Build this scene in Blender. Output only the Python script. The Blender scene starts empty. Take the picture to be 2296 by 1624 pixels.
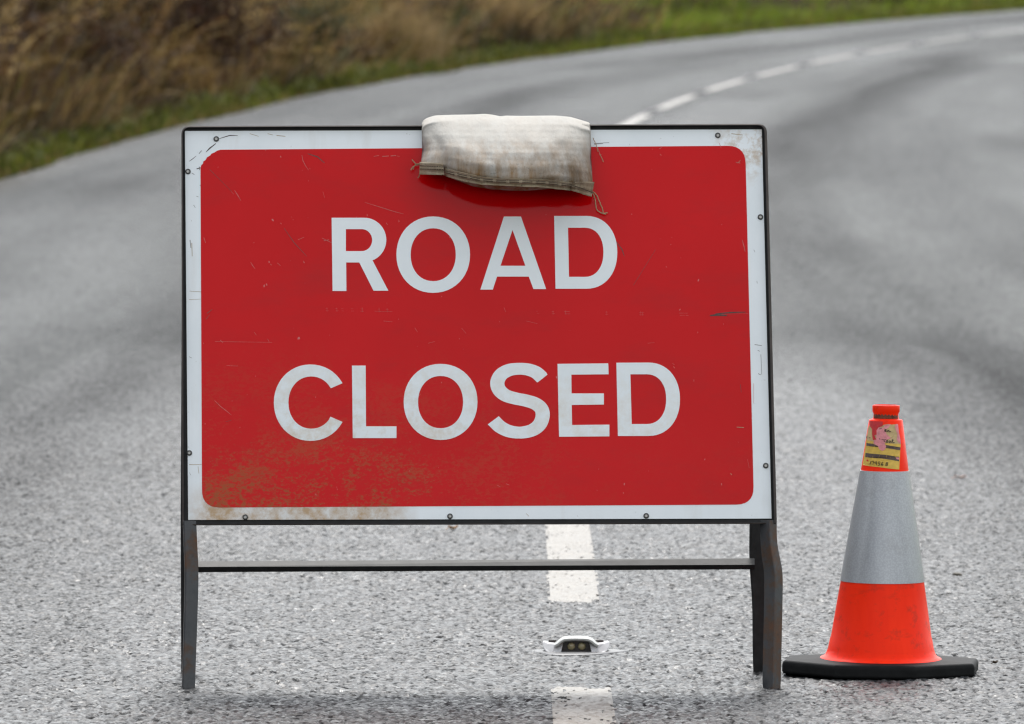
import bpy, bmesh, math, random
import numpy as np
from mathutils import Vector, Matrix, noise as mnoise
from mathutils.geometry import tessellate_polygon

R = math.radians
S = bpy.context.scene
COL = S.collection
random.seed(7)
rng = np.random.default_rng(11)

# ------------------------------------------------------------------ camera
FPX = 15700.0            # focal length in units of a 2296 px wide frame
CAM_H = 1.08
CAM_D = 12.15            # metres from the lens to the front feet of the sign
HORIZON = 154.0
PITCH = math.atan((812 - HORIZON) / FPX)
cam_data = bpy.data.cameras.new('camera')
cam = bpy.data.objects.new('camera', cam_data)
COL.objects.link(cam)
cam.location = (0, -CAM_D, CAM_H)
cam.rotation_euler = (R(90) - PITCH, 0, 0)
cam_data.sensor_width = 36
cam_data.lens = FPX / 2296 * 36
cam_data.clip_start = 0.1
cam_data.clip_end = 5000
cam_data.dof.use_dof = True
cam_data.dof.focus_distance = 12.25
cam_data.dof.aperture_fstop = 12.8
cam_data.dof.aperture_blades = 0
S.camera = cam

# ------------------------------------------------------------------ light
SUN_EL, SUN_AZ = 56.0, 0.0      # overcast noon, the brighter part of the sky high ahead of the lens
world = bpy.data.worlds.new('World')
S.world = world
world.use_nodes = True
wn, wl = world.node_tree.nodes, world.node_tree.links
wn.clear()
sky = wn.new('ShaderNodeTexSky')
sky.sky_type = 'NISHITA'
sky.sun_disc = False
sky.sun_elevation = R(SUN_EL)
sky.sun_rotation = R(SUN_AZ)
sky.air_density = 1.6
sky.dust_density = 1.0
sky.ozone_density = 1.0
hs = wn.new('ShaderNodeHueSaturation')
hs.inputs['Saturation'].default_value = 0.22      # cloud cover takes the blue out
bg = wn.new('ShaderNodeBackground')
bg.inputs['Strength'].default_value = 0.15
wo = wn.new('ShaderNodeOutputWorld')
wl.new(sky.outputs[0], hs.inputs['Color'])
wl.new(hs.outputs[0], bg.inputs['Color'])
wl.new(bg.outputs[0], wo.inputs['Surface'])
sun_data = bpy.data.lights.new('sun', 'SUN')
sun_data.energy = 2.1
sun_data.angle = R(24)
sun_data.color = (1.0, 0.975, 0.94)
sun = bpy.data.objects.new('sun', sun_data)
COL.objects.link(sun)
_e, _a = R(SUN_EL), R(SUN_AZ)
sd = Vector((math.sin(_a) * math.cos(_e), math.cos(_a) * math.cos(_e), math.sin(_e)))
sun.rotation_euler = sd.to_track_quat('Z', 'Y').to_euler()
S.view_settings.view_transform = 'Standard'
S.view_settings.look = 'None'
S.view_settings.exposure = 1.1
S.view_settings.gamma = 1.0
S.view_settings.use_curve_mapping = False
S.cycles.max_bounces = 6
S.cycles.use_denoising = True
S.cycles.filter_width = 1.3

# ------------------------------------------------------------------ helpers
def ray(px, py):
    d = Vector(((px - 1148) / FPX, (812 - py) / FPX, -1.0))
    c, s = math.cos(R(90) - PITCH), math.sin(R(90) - PITCH)
    return Vector((d.x, d.y * c - d.z * s, d.y * s + d.z * c))
EYE = Vector((0, -CAM_D, CAM_H))
LEAN = R(10)
FN = Vector((0, -math.cos(LEAN), math.sin(LEAN)))       # normal of the leaning face
FU = Vector((0, math.sin(LEAN), math.cos(LEAN)))        # up the face
def face(px, py, off=0.0):
    """measured point of the leaning sign face (or a plane off metres in front of it)"""
    d = ray(px, py)
    t = (FN * off - EYE).dot(FN) / d.dot(FN)
    return EYE + d * t
def ground(px, py, z=0.0):
    d = ray(px, py)
    return EYE + d * ((z - EYE.z) / d.z)
REARN = None
def tag(o, label=None, cat=None, group=None, kind=None):
    if label: o['label'] = label
    if cat: o['category'] = cat
    if group: o['group'] = group
    if kind: o['kind'] = kind
    return o
def empty(name, loc, label, cat, group=None):
    o = bpy.data.objects.new(name, None)
    o.empty_display_size = 0.1
    o.location = loc
    COL.objects.link(o)
    return tag(o, label, cat, group)
def origin_of(o):
    p = Vector((0, 0, 0))
    while o is not None:
        p += Vector(o.location)
        o = o.parent
    return p
def link(name, me, mats, parent=None, smooth=False):
    for m in (mats if isinstance(mats, (list, tuple)) else [mats]):
        me.materials.append(m)
    o = bpy.data.objects.new(name, me)
    if parent is not None:
        o.parent = parent
    COL.objects.link(o)
    if smooth:
        me.polygons.foreach_set('use_smooth', [True] * len(me.polygons))
    return o
def obj(name, verts, faces, mats, parent=None, smooth=False, mat_ids=None):
    """mesh object given in world coordinates, stored relative to its parent"""
    org = origin_of(parent) if parent is not None else Vector((0, 0, 0))
    me = bpy.data.meshes.new(name)
    me.from_pydata([tuple(Vector(v) - org) for v in verts], [], faces)
    if mat_ids is not None:
        me.polygons.foreach_set('material_index', mat_ids)
    me.update()
    return link(name, me, mats, parent, smooth)
def bmobj(name, bm, mats, parent=None, smooth=False):
    org = origin_of(parent) if parent is not None else Vector((0, 0, 0))
    bmesh.ops.translate(bm, verts=bm.verts, vec=-org)
    bmesh.ops.recalc_face_normals(bm, faces=bm.faces)
    me = bpy.data.meshes.new(name)
    bm.to_mesh(me)
    bm.free()
    return link(name, me, mats, parent, smooth)
def bevel(o, w, seg=2, angle=35):
    m = o.modifiers.new('bevel', 'BEVEL')
    m.width = w
    m.segments = seg
    m.limit_method = 'ANGLE'
    m.angle_limit = R(angle)
    m.harden_normals = False
    return o
def smooth_angle(o, deg=40):
    me = o.data
    bm = bmesh.new(); bm.from_mesh(me)
    for f in bm.faces: f.smooth = True
    for e in bm.edges:
        if len(e.link_faces) == 2 and e.calc_face_angle(0) > R(deg):
            e.smooth = False
    bm.to_mesh(me); bm.free()
    return o
def tube(bm, pts, r, n=6, r1=None):
    pts = [Vector(p) for p in pts]
    rings = []
    for i, p in enumerate(pts):
        a = pts[max(i - 1, 0)]; b = pts[min(i + 1, len(pts) - 1)]
        t = (b - a).normalized()
        side = t.cross(Vector((0.31, 0.2, 0.93))).normalized()
        up = side.cross(t)
        rr = r if r1 is None else r + (r1 - r) * i / max(1, len(pts) - 1)
        rings.append([bm.verts.new(p + (side * math.cos(k * 2 * math.pi / n) + up * math.sin(k * 2 * math.pi / n)) * rr) for k in range(n)])
    for a, b in zip(rings, rings[1:]):
        for k in range(n):
            bm.faces.new((a[k], a[(k + 1) % n], b[(k + 1) % n], b[k]))
    bm.faces.new(list(reversed(rings[0]))); bm.faces.new(rings[-1])
def loft(bm, rings, close_ring=True, caps=True):
    vs = [[bm.verts.new(p) for p in r] for r in rings]
    n = len(vs[0])
    for a, b in zip(vs, vs[1:]):
        for k in range(n if close_ring else n - 1):
            bm.faces.new((a[k], a[(k + 1) % n], b[(k + 1) % n], b[k]))
    if caps and close_ring:
        bm.faces.new(list(reversed(vs[0]))); bm.faces.new(vs[-1])
    return vs
def interp(x, xs, ys):
    return float(np.interp(x, xs, ys))

# hash noise for numpy height fields
def h2(ix, iy, seed=0):
    n = (ix.astype(np.int64) * 374761393 + iy.astype(np.int64) * 668265263 + seed * 974634653) & 0xFFFFFFFF
    n = ((n ^ (n >> 13)) * 1274126177) & 0xFFFFFFFF
    n = n ^ (n >> 16)
    return (n & 0xFFFFFF) / float(0xFFFFFF)
def vnoise(x, y, seed=0):
    ix = np.floor(x); iy = np.floor(y)
    fx = x - ix; fy = y - iy
    fx = fx * fx * (3 - 2 * fx); fy = fy * fy * (3 - 2 * fy)
    a = h2(ix, iy, seed); b = h2(ix + 1, iy, seed); c = h2(ix, iy + 1, seed); d = h2(ix + 1, iy + 1, seed)
    return (a * (1 - fx) + b * fx) * (1 - fy) + (c * (1 - fx) + d * fx) * fy
def stones(x, y, cell, seed):
    gx = x / cell; gy = y / cell
    ix = np.floor(gx); iy = np.floor(gy)
    best = np.full(x.shape, 9.0); bh = np.zeros(x.shape)
    for dx in (-1, 0, 1):
        for dy in (-1, 0, 1):
            jx = ix + dx; jy = iy + dy
            cx = jx + 0.15 + 0.7 * h2(jx, jy, seed); cy = jy + 0.15 + 0.7 * h2(jx, jy, seed + 1)
            st = 0.75 + 0.6 * h2(jx, jy, seed + 3)
            d = np.sqrt(((gx - cx) * st) ** 2 + ((gy - cy) / st) ** 2)
            m = d < best
            best = np.where(m, d, best)
            bh = np.where(m, h2(jx, jy, seed + 2), bh)
    dome = np.clip(1 - (best / 0.62) ** 2.2, 0, 1)
    return dome * (0.45 + 0.55 * bh)
def relief(x, y):
    """height of the surface dressing (metres) and a 0..1 value that is low in the gaps"""
    a = stones(x, y, 0.0125, 3)
    b = stones(x + 3.3, y + 1.7, 0.0065, 21)
    big = vnoise(x * 14, y * 14, 5) * 0.6 + vnoise(x * 5, y * 5, 9) * 0.4
    g = a * 0.75 + b * 0.35
    return 0.0066 * g * (0.55 + 0.8 * big), g

# ------------------------------------------------------------------ materials
def mat(name):
    m = bpy.data.materials.new(name)
    m.use_nodes = True
    nt = m.node_tree
    return m, nt, nt.nodes['Principled BSDF']
def N(nt, kind, **kw):
    n = nt.nodes.new(kind)
    for k, v in kw.items():
        if k in ('operation', 'blend_type', 'data_type', 'attribute_name', 'noise_dimensions', 'feature', 'wave_type', 'bands_direction', 'uv_map', 'clamp', 'use_clamp', 'interpolation_type'):
            setattr(n, k, v)
        else:
            n.inputs[k].default_value = v
    return n
def L(nt, a, b): nt.links.new(a, b)
def coords(nt, scale=(1, 1, 1), loc=(0, 0, 0), src='Object', rot=(0, 0, 0)):
    tc = nt.nodes.new('ShaderNodeTexCoord')
    mp = nt.nodes.new('ShaderNodeMapping')
    mp.inputs['Scale'].default_value = scale
    mp.inputs['Location'].default_value = loc
    mp.inputs['Rotation'].default_value = rot
    L(nt, tc.outputs[src], mp.inputs['Vector'])
    return mp.outputs[0]
def noise_tex(nt, vec, scale, detail=4, rough=0.55, dist=0.0):
    n = N(nt, 'ShaderNodeTexNoise')
    n.inputs['Scale'].default_value = scale
    n.inputs['Detail'].default_value = detail
    n.inputs['Roughness'].default_value = rough
    n.inputs['Distortion'].default_value = dist
    L(nt, vec, n.inputs['Vector'])
    return n.outputs['Fac']
def ramp(nt, fac, stops):
    r = nt.nodes.new('ShaderNodeValToRGB')
    el = r.color_ramp.elements
    while len(el) < len(stops): el.new(0.5)
    for e, (p, c) in zip(el, stops):
        e.position = p
        e.color = (c[0], c[1], c[2], 1) if isinstance(c, (tuple, list)) else (c, c, c, 1)
    L(nt, fac, r.inputs[0])
    return r.outputs[0]
def maprange(nt, v, a, b, c, d):
    n = nt.nodes.new('ShaderNodeMapRange')
    for i, x in enumerate((a, b, c, d)): n.inputs[i + 1].default_value = x
    L(nt, v, n.inputs[0])
    return n.outputs[0]
def math_n(nt, op, a, b=None):
    n = nt.nodes.new('ShaderNodeMath'); n.operation = op
    for i, x in enumerate((a, b)):
        if x is None: continue
        if isinstance(x, (int, float)): n.inputs[i].default_value = x
        else: L(nt, x, n.inputs[i])
    return n.outputs[0]
def mix(nt, fac, a, b):
    n = nt.nodes.new('ShaderNodeMix'); n.data_type = 'RGBA'
    for sock, x in ((n.inputs[0], fac), (n.inputs[6], a), (n.inputs[7], b)):
        if isinstance(x, (int, float)): sock.default_value = x
        elif isinstance(x, tuple): sock.default_value = (x[0], x[1], x[2], 1)
        else: L(nt, x, sock)
    return n.outputs[2]
def bump(nt, p, height, strength, dist, prev=None):
    b = nt.nodes.new('ShaderNodeBump')
    b.inputs['Strength'].default_value = strength
    b.inputs['Distance'].default_value = dist
    L(nt, height, b.inputs['Height'])
    if prev is not None: L(nt, prev, b.inputs['Normal'])
    L(nt, b.outputs[0], p.inputs['Normal'])
    return b.outputs[0]
def sepxyz(nt, v):
    n = nt.nodes.new('ShaderNodeSeparateXYZ'); L(nt, v, n.inputs[0]); return n.outputs

def plain(name, col, rough=0.5, metal=0.0, var=0.25, scale=40, spec=0.5, bumpd=0.0):
    m, nt, p = mat(name)
    v = coords(nt)
    n = noise_tex(nt, v, scale, 5)
    c = ramp(nt, n, [(0.25, tuple(x * (1 - var) for x in col)), (0.75, tuple(min(1, x * (1 + var)) for x in col))])
    L(nt, c, p.inputs['Base Color'])
    p.inputs['Roughness'].default_value = rough
    p.inputs['Metallic'].default_value = metal
    p.inputs['Specular IOR Level'].default_value = spec
    if bumpd: bump(nt, p, n, 0.6, bumpd)
    return m

def make_asphalt():
    m, nt, p = mat('wet_asphalt')
    uv = nt.nodes.new('ShaderNodeUVMap'); uv.uv_map = 'road'
    uvv = uv.outputs[0]
    at = N(nt, 'ShaderNodeAttribute', attribute_name='flat_road')
    def mapped(sx, sy):
        mp = nt.nodes.new('ShaderNodeMapping'); mp.inputs['Scale'].default_value = (sx, sy, 1)
        L(nt, uvv, mp.inputs[0]); return mp.outputs[0]
    v = coords(nt)
    chips = N(nt, 'ShaderNodeTexVoronoi'); chips.inputs['Scale'].default_value = 95; L(nt, v, chips.inputs['Vector'])
    cs = sepxyz(nt, chips.outputs['Color'])
    fine = noise_tex(nt, v, 160, 4, 0.6)
    streak = noise_tex(nt, mapped(1.3, 0.028), 1.0, 4, 0.55)
    patch = noise_tex(nt, mapped(0.5, 0.05), 1.0, 5, 0.6)
    # darker strip of oil and rubber along the middle of each lane, broken up along the road
    uvs = sepxyz(nt, uvv)
    wobn = noise_tex(nt, mapped(0.0, 0.05), 1.0, 3, 0.5)
    dd_ = math_n(nt, 'SUBTRACT', math_n(nt, 'ABSOLUTE', math_n(nt, 'ADD', uvs[0], maprange(nt, wobn, 0.3, 0.7, -0.35, 0.35))), 1.5)
    oil = maprange(nt, math_n(nt, 'ABSOLUTE', dd_), 0.0, 0.75, 1.0, 0.0)
    brk = noise_tex(nt, mapped(0.6, 0.035), 1.0, 4, 0.6)
    oil = math_n(nt, 'MULTIPLY', oil, maprange(nt, brk, 0.33, 0.6, 0.15, 1.0))
    damp = maprange(nt, noise_tex(nt, mapped(0.45, 0.07), 1.0, 3, 0.5), 0.54, 0.70, 0.0, 0.5)
    oil = math_n(nt, 'MAXIMUM', oil, damp)
    c1 = ramp(nt, cs[0], [(0.0, (0.018, 0.019, 0.021)), (0.6, (0.042, 0.043, 0.045)), (0.95, (0.062, 0.060, 0.058)), (1.0, (0.085, 0.078, 0.07))])
    mott = noise_tex(nt, v, 14, 4, 0.6)
    tone = math_n(nt, 'MULTIPLY', maprange(nt, streak, 0.3, 0.7, 0.62, 1.3), maprange(nt, patch, 0.32, 0.68, 0.6, 1.3))
    tone = math_n(nt, 'MULTIPLY', tone, maprange(nt, mott, 0.3, 0.7, 0.62, 1.4))
    gs = N(nt, 'ShaderNodeAttribute', attribute_name='stone')
    c1 = mix(nt, maprange(nt, gs.outputs['Fac'], 0.10, 0.55, 0.0, 1.0), (0.006, 0.0065, 0.0075), c1)
    mm = nt.nodes.new('ShaderNodeMix'); mm.data_type = 'RGBA'; mm.blend_type = 'MULTIPLY'; mm.inputs[0].default_value = 1
    tone = math_n(nt, 'MULTIPLY', tone, maprange(nt, oil, 0, 1, 1.06, 0.66))
    edge_ = maprange(nt, math_n(nt, 'ADD', math_n(nt, 'ABSOLUTE', uvs[0]), maprange(nt, brk, 0.3, 0.7, -0.2, 0.2)), 3.45, 3.75, 0, 0.8)
    c1 = mix(nt, edge_, c1, (0.055, 0.043, 0.028))
    L(nt, c1, mm.inputs[6])
    cc = nt.nodes.new('ShaderNodeCombineXYZ')
    for i in range(3): L(nt, tone, cc.inputs[i])
    L(nt, cc.outputs[0], mm.inputs[7])
    pit = noise_tex(nt, coords(nt, (1, 0.62, 1)), 62, 3, 0.6)
    pit2 = noise_tex(nt, v, 23, 3, 0.55)
    pits = math_n(nt, 'MAXIMUM', maprange(nt, pit, 0.53, 0.63, 0.0, 1.0), math_n(nt, 'MULTIPLY', maprange(nt, pit2, 0.56, 0.68, 0.0, 0.8), at.outputs['Fac']))
    pits.node.use_clamp = True
    wet = math_n(nt, 'ADD', math_n(nt, 'MULTIPLY', patch, 0.6), math_n(nt, 'MULTIPLY', streak, 0.4))
    L(nt, mix(nt, math_n(nt, 'MULTIPLY', pits, 0.8), mm.outputs[2], (0.008, 0.0085, 0.009)), p.inputs['Base Color'])
    rough = maprange(nt, wet, 0.36, 0.62, 0.34, 0.56)
    rough = math_n(nt, 'ADD', rough, maprange(nt, cs[1], 0, 1, -0.12, 0.16))
    rough = math_n(nt, 'ADD', rough, math_n(nt, 'MULTIPLY', oil, 0.16))
    L(nt, rough, p.inputs['Roughness'])
    spec = math_n(nt, 'MULTIPLY', math_n(nt, 'SUBTRACT', 1.0, math_n(nt, 'MULTIPLY', oil, 0.55)), maprange(nt, cs[2], 0, 1, 0.08, 0.36))
    spec = math_n(nt, 'MULTIPLY', spec, maprange(nt, gs.outputs['Fac'], 0.08, 0.42, 0.08, 1.15))  # specular dimmed in the gaps, standing in for cavity occlusion
    spec = math_n(nt, 'MULTIPLY', spec, maprange(nt, pits, 0, 1, 1.3, 0.12))
    spec = math_n(nt, 'MULTIPLY', spec, maprange(nt, at.outputs['Fac'], 0, 1, 1.0, 0.38))
    L(nt, spec, p.inputs['Specular IOR Level'])
    st = maprange(nt, at.outputs['Fac'], 0, 1, 0.25, 1.0)
    b1 = nt.nodes.new('ShaderNodeBump'); b1.inputs["Distance"].default_value = 0.008
    L(nt, st, b1.inputs['Strength'])
    hh = math_n(nt, 'ADD', math_n(nt, 'SUBTRACT', math_n(nt, 'MULTIPLY', fine, 0.7), chips.outputs['Distance']), math_n(nt, 'MULTIPLY', math_n(nt, 'MULTIPLY', mott, at.outputs['Fac']), 2.0))
    L(nt, hh, b1.inputs['Height'])
    L(nt, b1.outputs[0], p.inputs['Normal'])
    return m
M_ROAD = make_asphalt()

def make_paint():
    m, nt, p = mat('worn_road_paint')
    v = coords(nt)
    n1 = noise_tex(nt, v, 9, 5, 0.6); n2 = noise_tex(nt, v, 120, 3, 0.6)
    c = ramp(nt, n1, [(0.3, (0.125, 0.112, 0.095)), (0.6, (0.17, 0.154, 0.132))])
    c = mix(nt, maprange(nt, n2, 0.59, 0.70, 0, 0.8), c, (0.055, 0.055, 0.052))
    L(nt, c, p.inputs['Base Color'])
    p.inputs['Roughness'].default_value = 0.5
    bump(nt, p, n2, 0.5, 0.002)
    return m
M_PAINT = make_paint()

def make_sign_white():
    m, nt, p = mat('sign_white_film')
    v = coords(nt)
    n = noise_tex(nt, v, 7, 6, 0.65); n2 = noise_tex(nt, v, 55, 5, 0.7)
    s = sepxyz(nt, v)
    c = ramp(nt, n, [(0.3, (0.72, 0.765, 0.79)), (0.7, (0.79, 0.825, 0.85))])
    # tan road dirt that settled along the lower left border
    low = math_n(nt, 'MULTIPLY', maprange(nt, s[2], 0.36, 0.31, 0, 1), math_n(nt, 'MULTIPLY', maprange(nt, s[0], -0.10, -0.17, 0, 1), maprange(nt, s[0], -0.52, -0.47, 0, 1)))
    d = math_n(nt, 'MULTIPLY', low, maprange(nt, math_n(nt, 'ADD', math_n(nt, 'MULTIPLY', n2, 0.6), math_n(nt, 'MULTIPLY', n, 0.4)), 0.40, 0.58, 0.3, 1))
    c = mix(nt, math_n(nt, 'MULTIPLY', d, 0.95), c, (0.40, 0.25, 0.115))
    # rust bleeding from the upper right corner
    vr = coords(nt, (1, 1, 1), (-0.485, 0, -0.945))
    ln = nt.nodes.new('ShaderNodeVectorMath'); ln.operation = 'LENGTH'
    flat = nt.nodes.new('ShaderNodeVectorMath'); flat.operation = 'MULTIPLY'; flat.inputs[1].default_value = (1, 0, 1.2)
    L(nt, vr, flat.inputs[0]); L(nt, flat.outputs[0], ln.inputs[0])
    rr = math_n(nt, 'MULTIPLY', maprange(nt, ln.outputs['Value'], 0.09, 0.01, 0, 1), maprange(nt, n2, 0.42, 0.62, 0, 1))
    c = mix(nt, math_n(nt, 'MULTIPLY', rr, 0.75), c, (0.40, 0.24, 0.09))
    # faint specks and scuffs anywhere
    sp = noise_tex(nt, v, 130, 3, 0.6)
    c = mix(nt, maprange(nt, sp, 0.70, 0.76, 0, 0.55), c, (0.25, 0.22, 0.19))
    st = noise_tex(nt, coords(nt, (14, 1, 3)), 1.6, 4, 0.6)
    c = mix(nt, maprange(nt, st, 0.55, 0.75, 0, 0.22), c, (0.45, 0.40, 0.32))
    L(nt, c, p.inputs['Base Color'])
    p.inputs['Roughness'].default_value = 0.35
    bump(nt, p, noise_tex(nt, v, 10, 3), 0.15, 0.004)
    return m
M_WHITE = make_sign_white()

def make_letter():
    m, nt, p = mat('sign_letter_film')
    v = coords(nt)
    n = noise_tex(nt, v, 11, 6, 0.7); n2 = noise_tex(nt, v, 48, 5, 0.7)
    s = sepxyz(nt, v)
    c = ramp(nt, n, [(0.3, (0.72, 0.765, 0.785)), (0.7, (0.78, 0.815, 0.835))])
    low = math_n(nt, 'MULTIPLY', maprange(nt, s[2], 0.62, 0.46, 0.0, 1), maprange(nt, s[0], 0.25, -0.2, 0.5, 1))
    d = math_n(nt, 'MULTIPLY', low, maprange(nt, math_n(nt, 'ADD', math_n(nt, 'MULTIPLY', n2, 0.5), math_n(nt, 'MULTIPLY', n, 0.5)), 0.44, 0.66, 0.0, 1))
    c = mix(nt, math_n(nt, 'MULTIPLY', d, 0.75), c, (0.50, 0.36, 0.19))
    sp = noise_tex(nt, v, 90, 3, 0.6)
    c = mix(nt, maprange(nt, sp, 0.72, 0.78, 0, 0.6), c, (0.22, 0.20, 0.17))
    L(nt, c, p.inputs['Base Color'])
    p.inputs['Roughness'].default_value = 0.4
    return m
M_LETTER = make_letter()

def make_sign_red():
    m, nt, p = mat('sign_red_film')
    v = coords(nt)
    n = noise_tex(nt, v, 3.2, 5, 0.6); n2 = noise_tex(nt, coords(nt, (0.8, 1, 1.3), rot=(0, R(25), 0)), 150, 5, 0.8); n3 = noise_tex(nt, v, 9, 5, 0.65, 0.4)
    s = sepxyz(nt, v)
    c = ramp(nt, n, [(0.3, (0.53, 0.001, 0.0025)), (0.7, (0.59, 0.0015, 0.004))])
    # speckled mud, thick at the lower left and thin elsewhere
    zone = math_n(nt, 'MULTIPLY', maprange(nt, s[2], 0.49, 0.34, 0, 1), maprange(nt, s[0], 0.03, -0.14, 0.0, 1))
    low2 = math_n(nt, 'MULTIPLY', maprange(nt, s[2], 0.62, 0.42, 0, 0.30), maprange(nt, s[0], 0.25, -0.05, 0.15, 1))
    z = math_n(nt, 'MAXIMUM', zone, low2)
    thr = math_n(nt, 'ADD', math_n(nt, 'MULTIPLY', n2, 0.6), math_n(nt, 'MULTIPLY', n3, 0.4))
    zz = math_n(nt, 'MULTIPLY', z, maprange(nt, thr, 0.49, 0.58, 0, 1))
    c = mix(nt, math_n(nt, 'MULTIPLY', zz, 0.7), c, (0.24, 0.125, 0.045))
    # thin film of grime
    g = noise_tex(nt, coords(nt, (1, 1, 2.5), rot=(0, R(24), 0)), 5, 6, 0.7)
    c = mix(nt, maprange(nt, g, 0.5, 0.75, 0, 0.22), c, (0.22, 0.02, 0.02))
    # fine pale nicks
    sp = noise_tex(nt, coords(nt, (60, 60, 34), rot=(0, R(35), 0)), 2.4, 2, 0.5)
    c = mix(nt, maprange(nt, sp, 0.755, 0.80, 0, 0.5), c, (0.55, 0.34, 0.32))
    L(nt, c, p.inputs['Base Color'])
    L(nt, maprange(nt, zz, 0, 1, 0.055, 0.6), p.inputs['Roughness'])
    p.inputs['Specular IOR Level'].default_value = 0.14
    b = bump(nt, p, noise_tex(nt, v, 6, 2), 0.2, 0.004)
    bump(nt, p, n2, 0.05, 0.0008, b)
    return m
M_RED = make_sign_red()
M_SCRATCH = plain('pale_scratch', (0.50, 0.11, 0.10), 0.6, var=0.35, scale=300)
M_SCUFF = plain('dark_scuff', (0.07, 0.05, 0.045), 0.7, var=0.5, scale=300)
M_SCUFFT = plain('tan_scuff', (0.36, 0.27, 0.17), 0.7, var=0.4, scale=300)

def make_steel():
    m, nt, p = mat('rusty_dark_steel')
    v = coords(nt)
    n = noise_tex(nt, v, 16, 6, 0.7); n2 = noise_tex(nt, v, 120, 4, 0.6)
    c = ramp(nt, n, [(0.35, (0.030, 0.033, 0.037)), (0.50, (0.050, 0.051, 0.054)), (0.58, (0.065, 0.040, 0.027)), (0.72, (0.12, 0.048, 0.018))])
    c = mix(nt, maprange(nt, n2, 0.6, 0.75, 0, 0.5), c, (0.02, 0.018, 0.016))
    L(nt, c, p.inputs['Base Color'])
    L(nt, maprange(nt, n, 0.4, 0.7, 0.42, 0.75), p.inputs['Roughness'])
    p.inputs['Metallic'].default_value = 0.15
    bump(nt, p, n2, 0.35, 0.0015)
    return m
M_STEEL = make_steel()
M_BLACKSTEEL = plain('black_and_shaded_steel', (0.014, 0.014, 0.0145), 0.6, 0.0, 0.5, 60, 0.3, 0.0008)  # also blackens the shaded faces of the front frame and crossbar
M_RIM = plain('lit_brown_edge_steel', (0.050, 0.040, 0.036), 0.6, 0.1, 0.5, 30, 0.4, 0.001)  # rim brown, lighter to carry the lit edge in its colour
M_SCREW = plain('dull_screw', (0.06, 0.06, 0.058), 0.4, 0.5, 0.4, 400)
M_SCREWC = plain('worn_screw_centre', (0.38, 0.37, 0.35), 0.5, 0.5, 0.3, 400)

def make_bag(name, base, stain):
    m, nt, p = mat(name)
    v = coords(nt)
    s = sepxyz(nt, v)
    streak = noise_tex(nt, coords(nt, (9, 4, 1.1)), 7, 5, 0.65)
    blot = noise_tex(nt, v, 13, 6, 0.7)
    spk = noise_tex(nt, v, 190, 3, 0.6)
    c = ramp(nt, blot, [(0.3, tuple(x * 0.9 for x in base)), (0.65, base)])
    low = maprange(nt, s[2], 0.02, -0.065, 0.0, 1.1)
    f = math_n(nt, 'MULTIPLY', math_n(nt, 'ADD', low, 0.13), maprange(nt, math_n(nt, 'ADD', math_n(nt, 'MULTIPLY', streak, 0.55), math_n(nt, 'MULTIPLY', blot, 0.45)), 0.40, 0.60, 0.10, 1.0))
    f.node.use_clamp = True
    c = mix(nt, math_n(nt, 'MULTIPLY', f, stain), c, (0.205, 0.112, 0.036))
    # grey-black grime in the lower right
    vr = coords(nt, (1, 1, 1), (-0.115, 0, 0.05))
    fl = nt.nodes.new('ShaderNodeVectorMath'); fl.operation = 'MULTIPLY'; fl.inputs[1].default_value = (1, 0, 1.3)
    ln = nt.nodes.new('ShaderNodeVectorMath'); ln.operation = 'LENGTH'
    L(nt, vr, fl.inputs[0]); L(nt, fl.outputs[0], ln.inputs[0])
    gr = math_n(nt, 'MULTIPLY', maprange(nt, ln.outputs['Value'], 0.085, 0.01, 0, 1), maprange(nt, blot, 0.36, 0.56, 0.2, 1))
    c = mix(nt, math_n(nt, 'MULTIPLY', gr, 0.7), c, (0.085, 0.062, 0.045))
    dk = math_n(nt, 'MULTIPLY', maprange(nt, s[2], 0.0, -0.07, 0, 1), maprange(nt, spk, 0.58, 0.72, 0, 0.8))
    c = mix(nt, dk, c, (0.07, 0.06, 0.05))
    L(nt, c, p.inputs['Base Color'])
    p.inputs['Roughness'].default_value = 0.85
    p.inputs['Specular IOR Level'].default_value = 0.2
    wv = N(nt, 'ShaderNodeTexWave'); wv.inputs['Scale'].default_value = 160; wv.bands_direction = 'X'; wv.inputs['Distortion'].default_value = 1.0
    wh = N(nt, 'ShaderNodeTexWave'); wh.inputs['Scale'].default_value = 150; wh.bands_direction = 'Z'; wh.inputs['Distortion'].default_value = 1.0
    L(nt, v, wv.inputs['Vector']); L(nt, v, wh.inputs['Vector'])
    w = math_n(nt, 'ADD', wv.outputs['Fac'], wh.outputs['Fac'])
    b = bump(nt, p, w, 0.35, 0.0012)
    bump(nt, p, noise_tex(nt, coords(nt, (2.4, 1, 1)), 22, 4, 0.6), 0.55, 0.006, b)
    return m
M_BAG = make_bag('white_woven_sacking', (0.41, 0.395, 0.365), 1.0)
M_HEM = make_bag('stained_hem', (0.50, 0.43, 0.32), 0.5)
M_STITCH = plain('dark_stitching', (0.07, 0.05, 0.03), 0.9, var=0.4, scale=300)
M_THREAD = plain('frayed_thread', (0.36, 0.24, 0.14), 0.9, var=0.3, scale=200)

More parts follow.
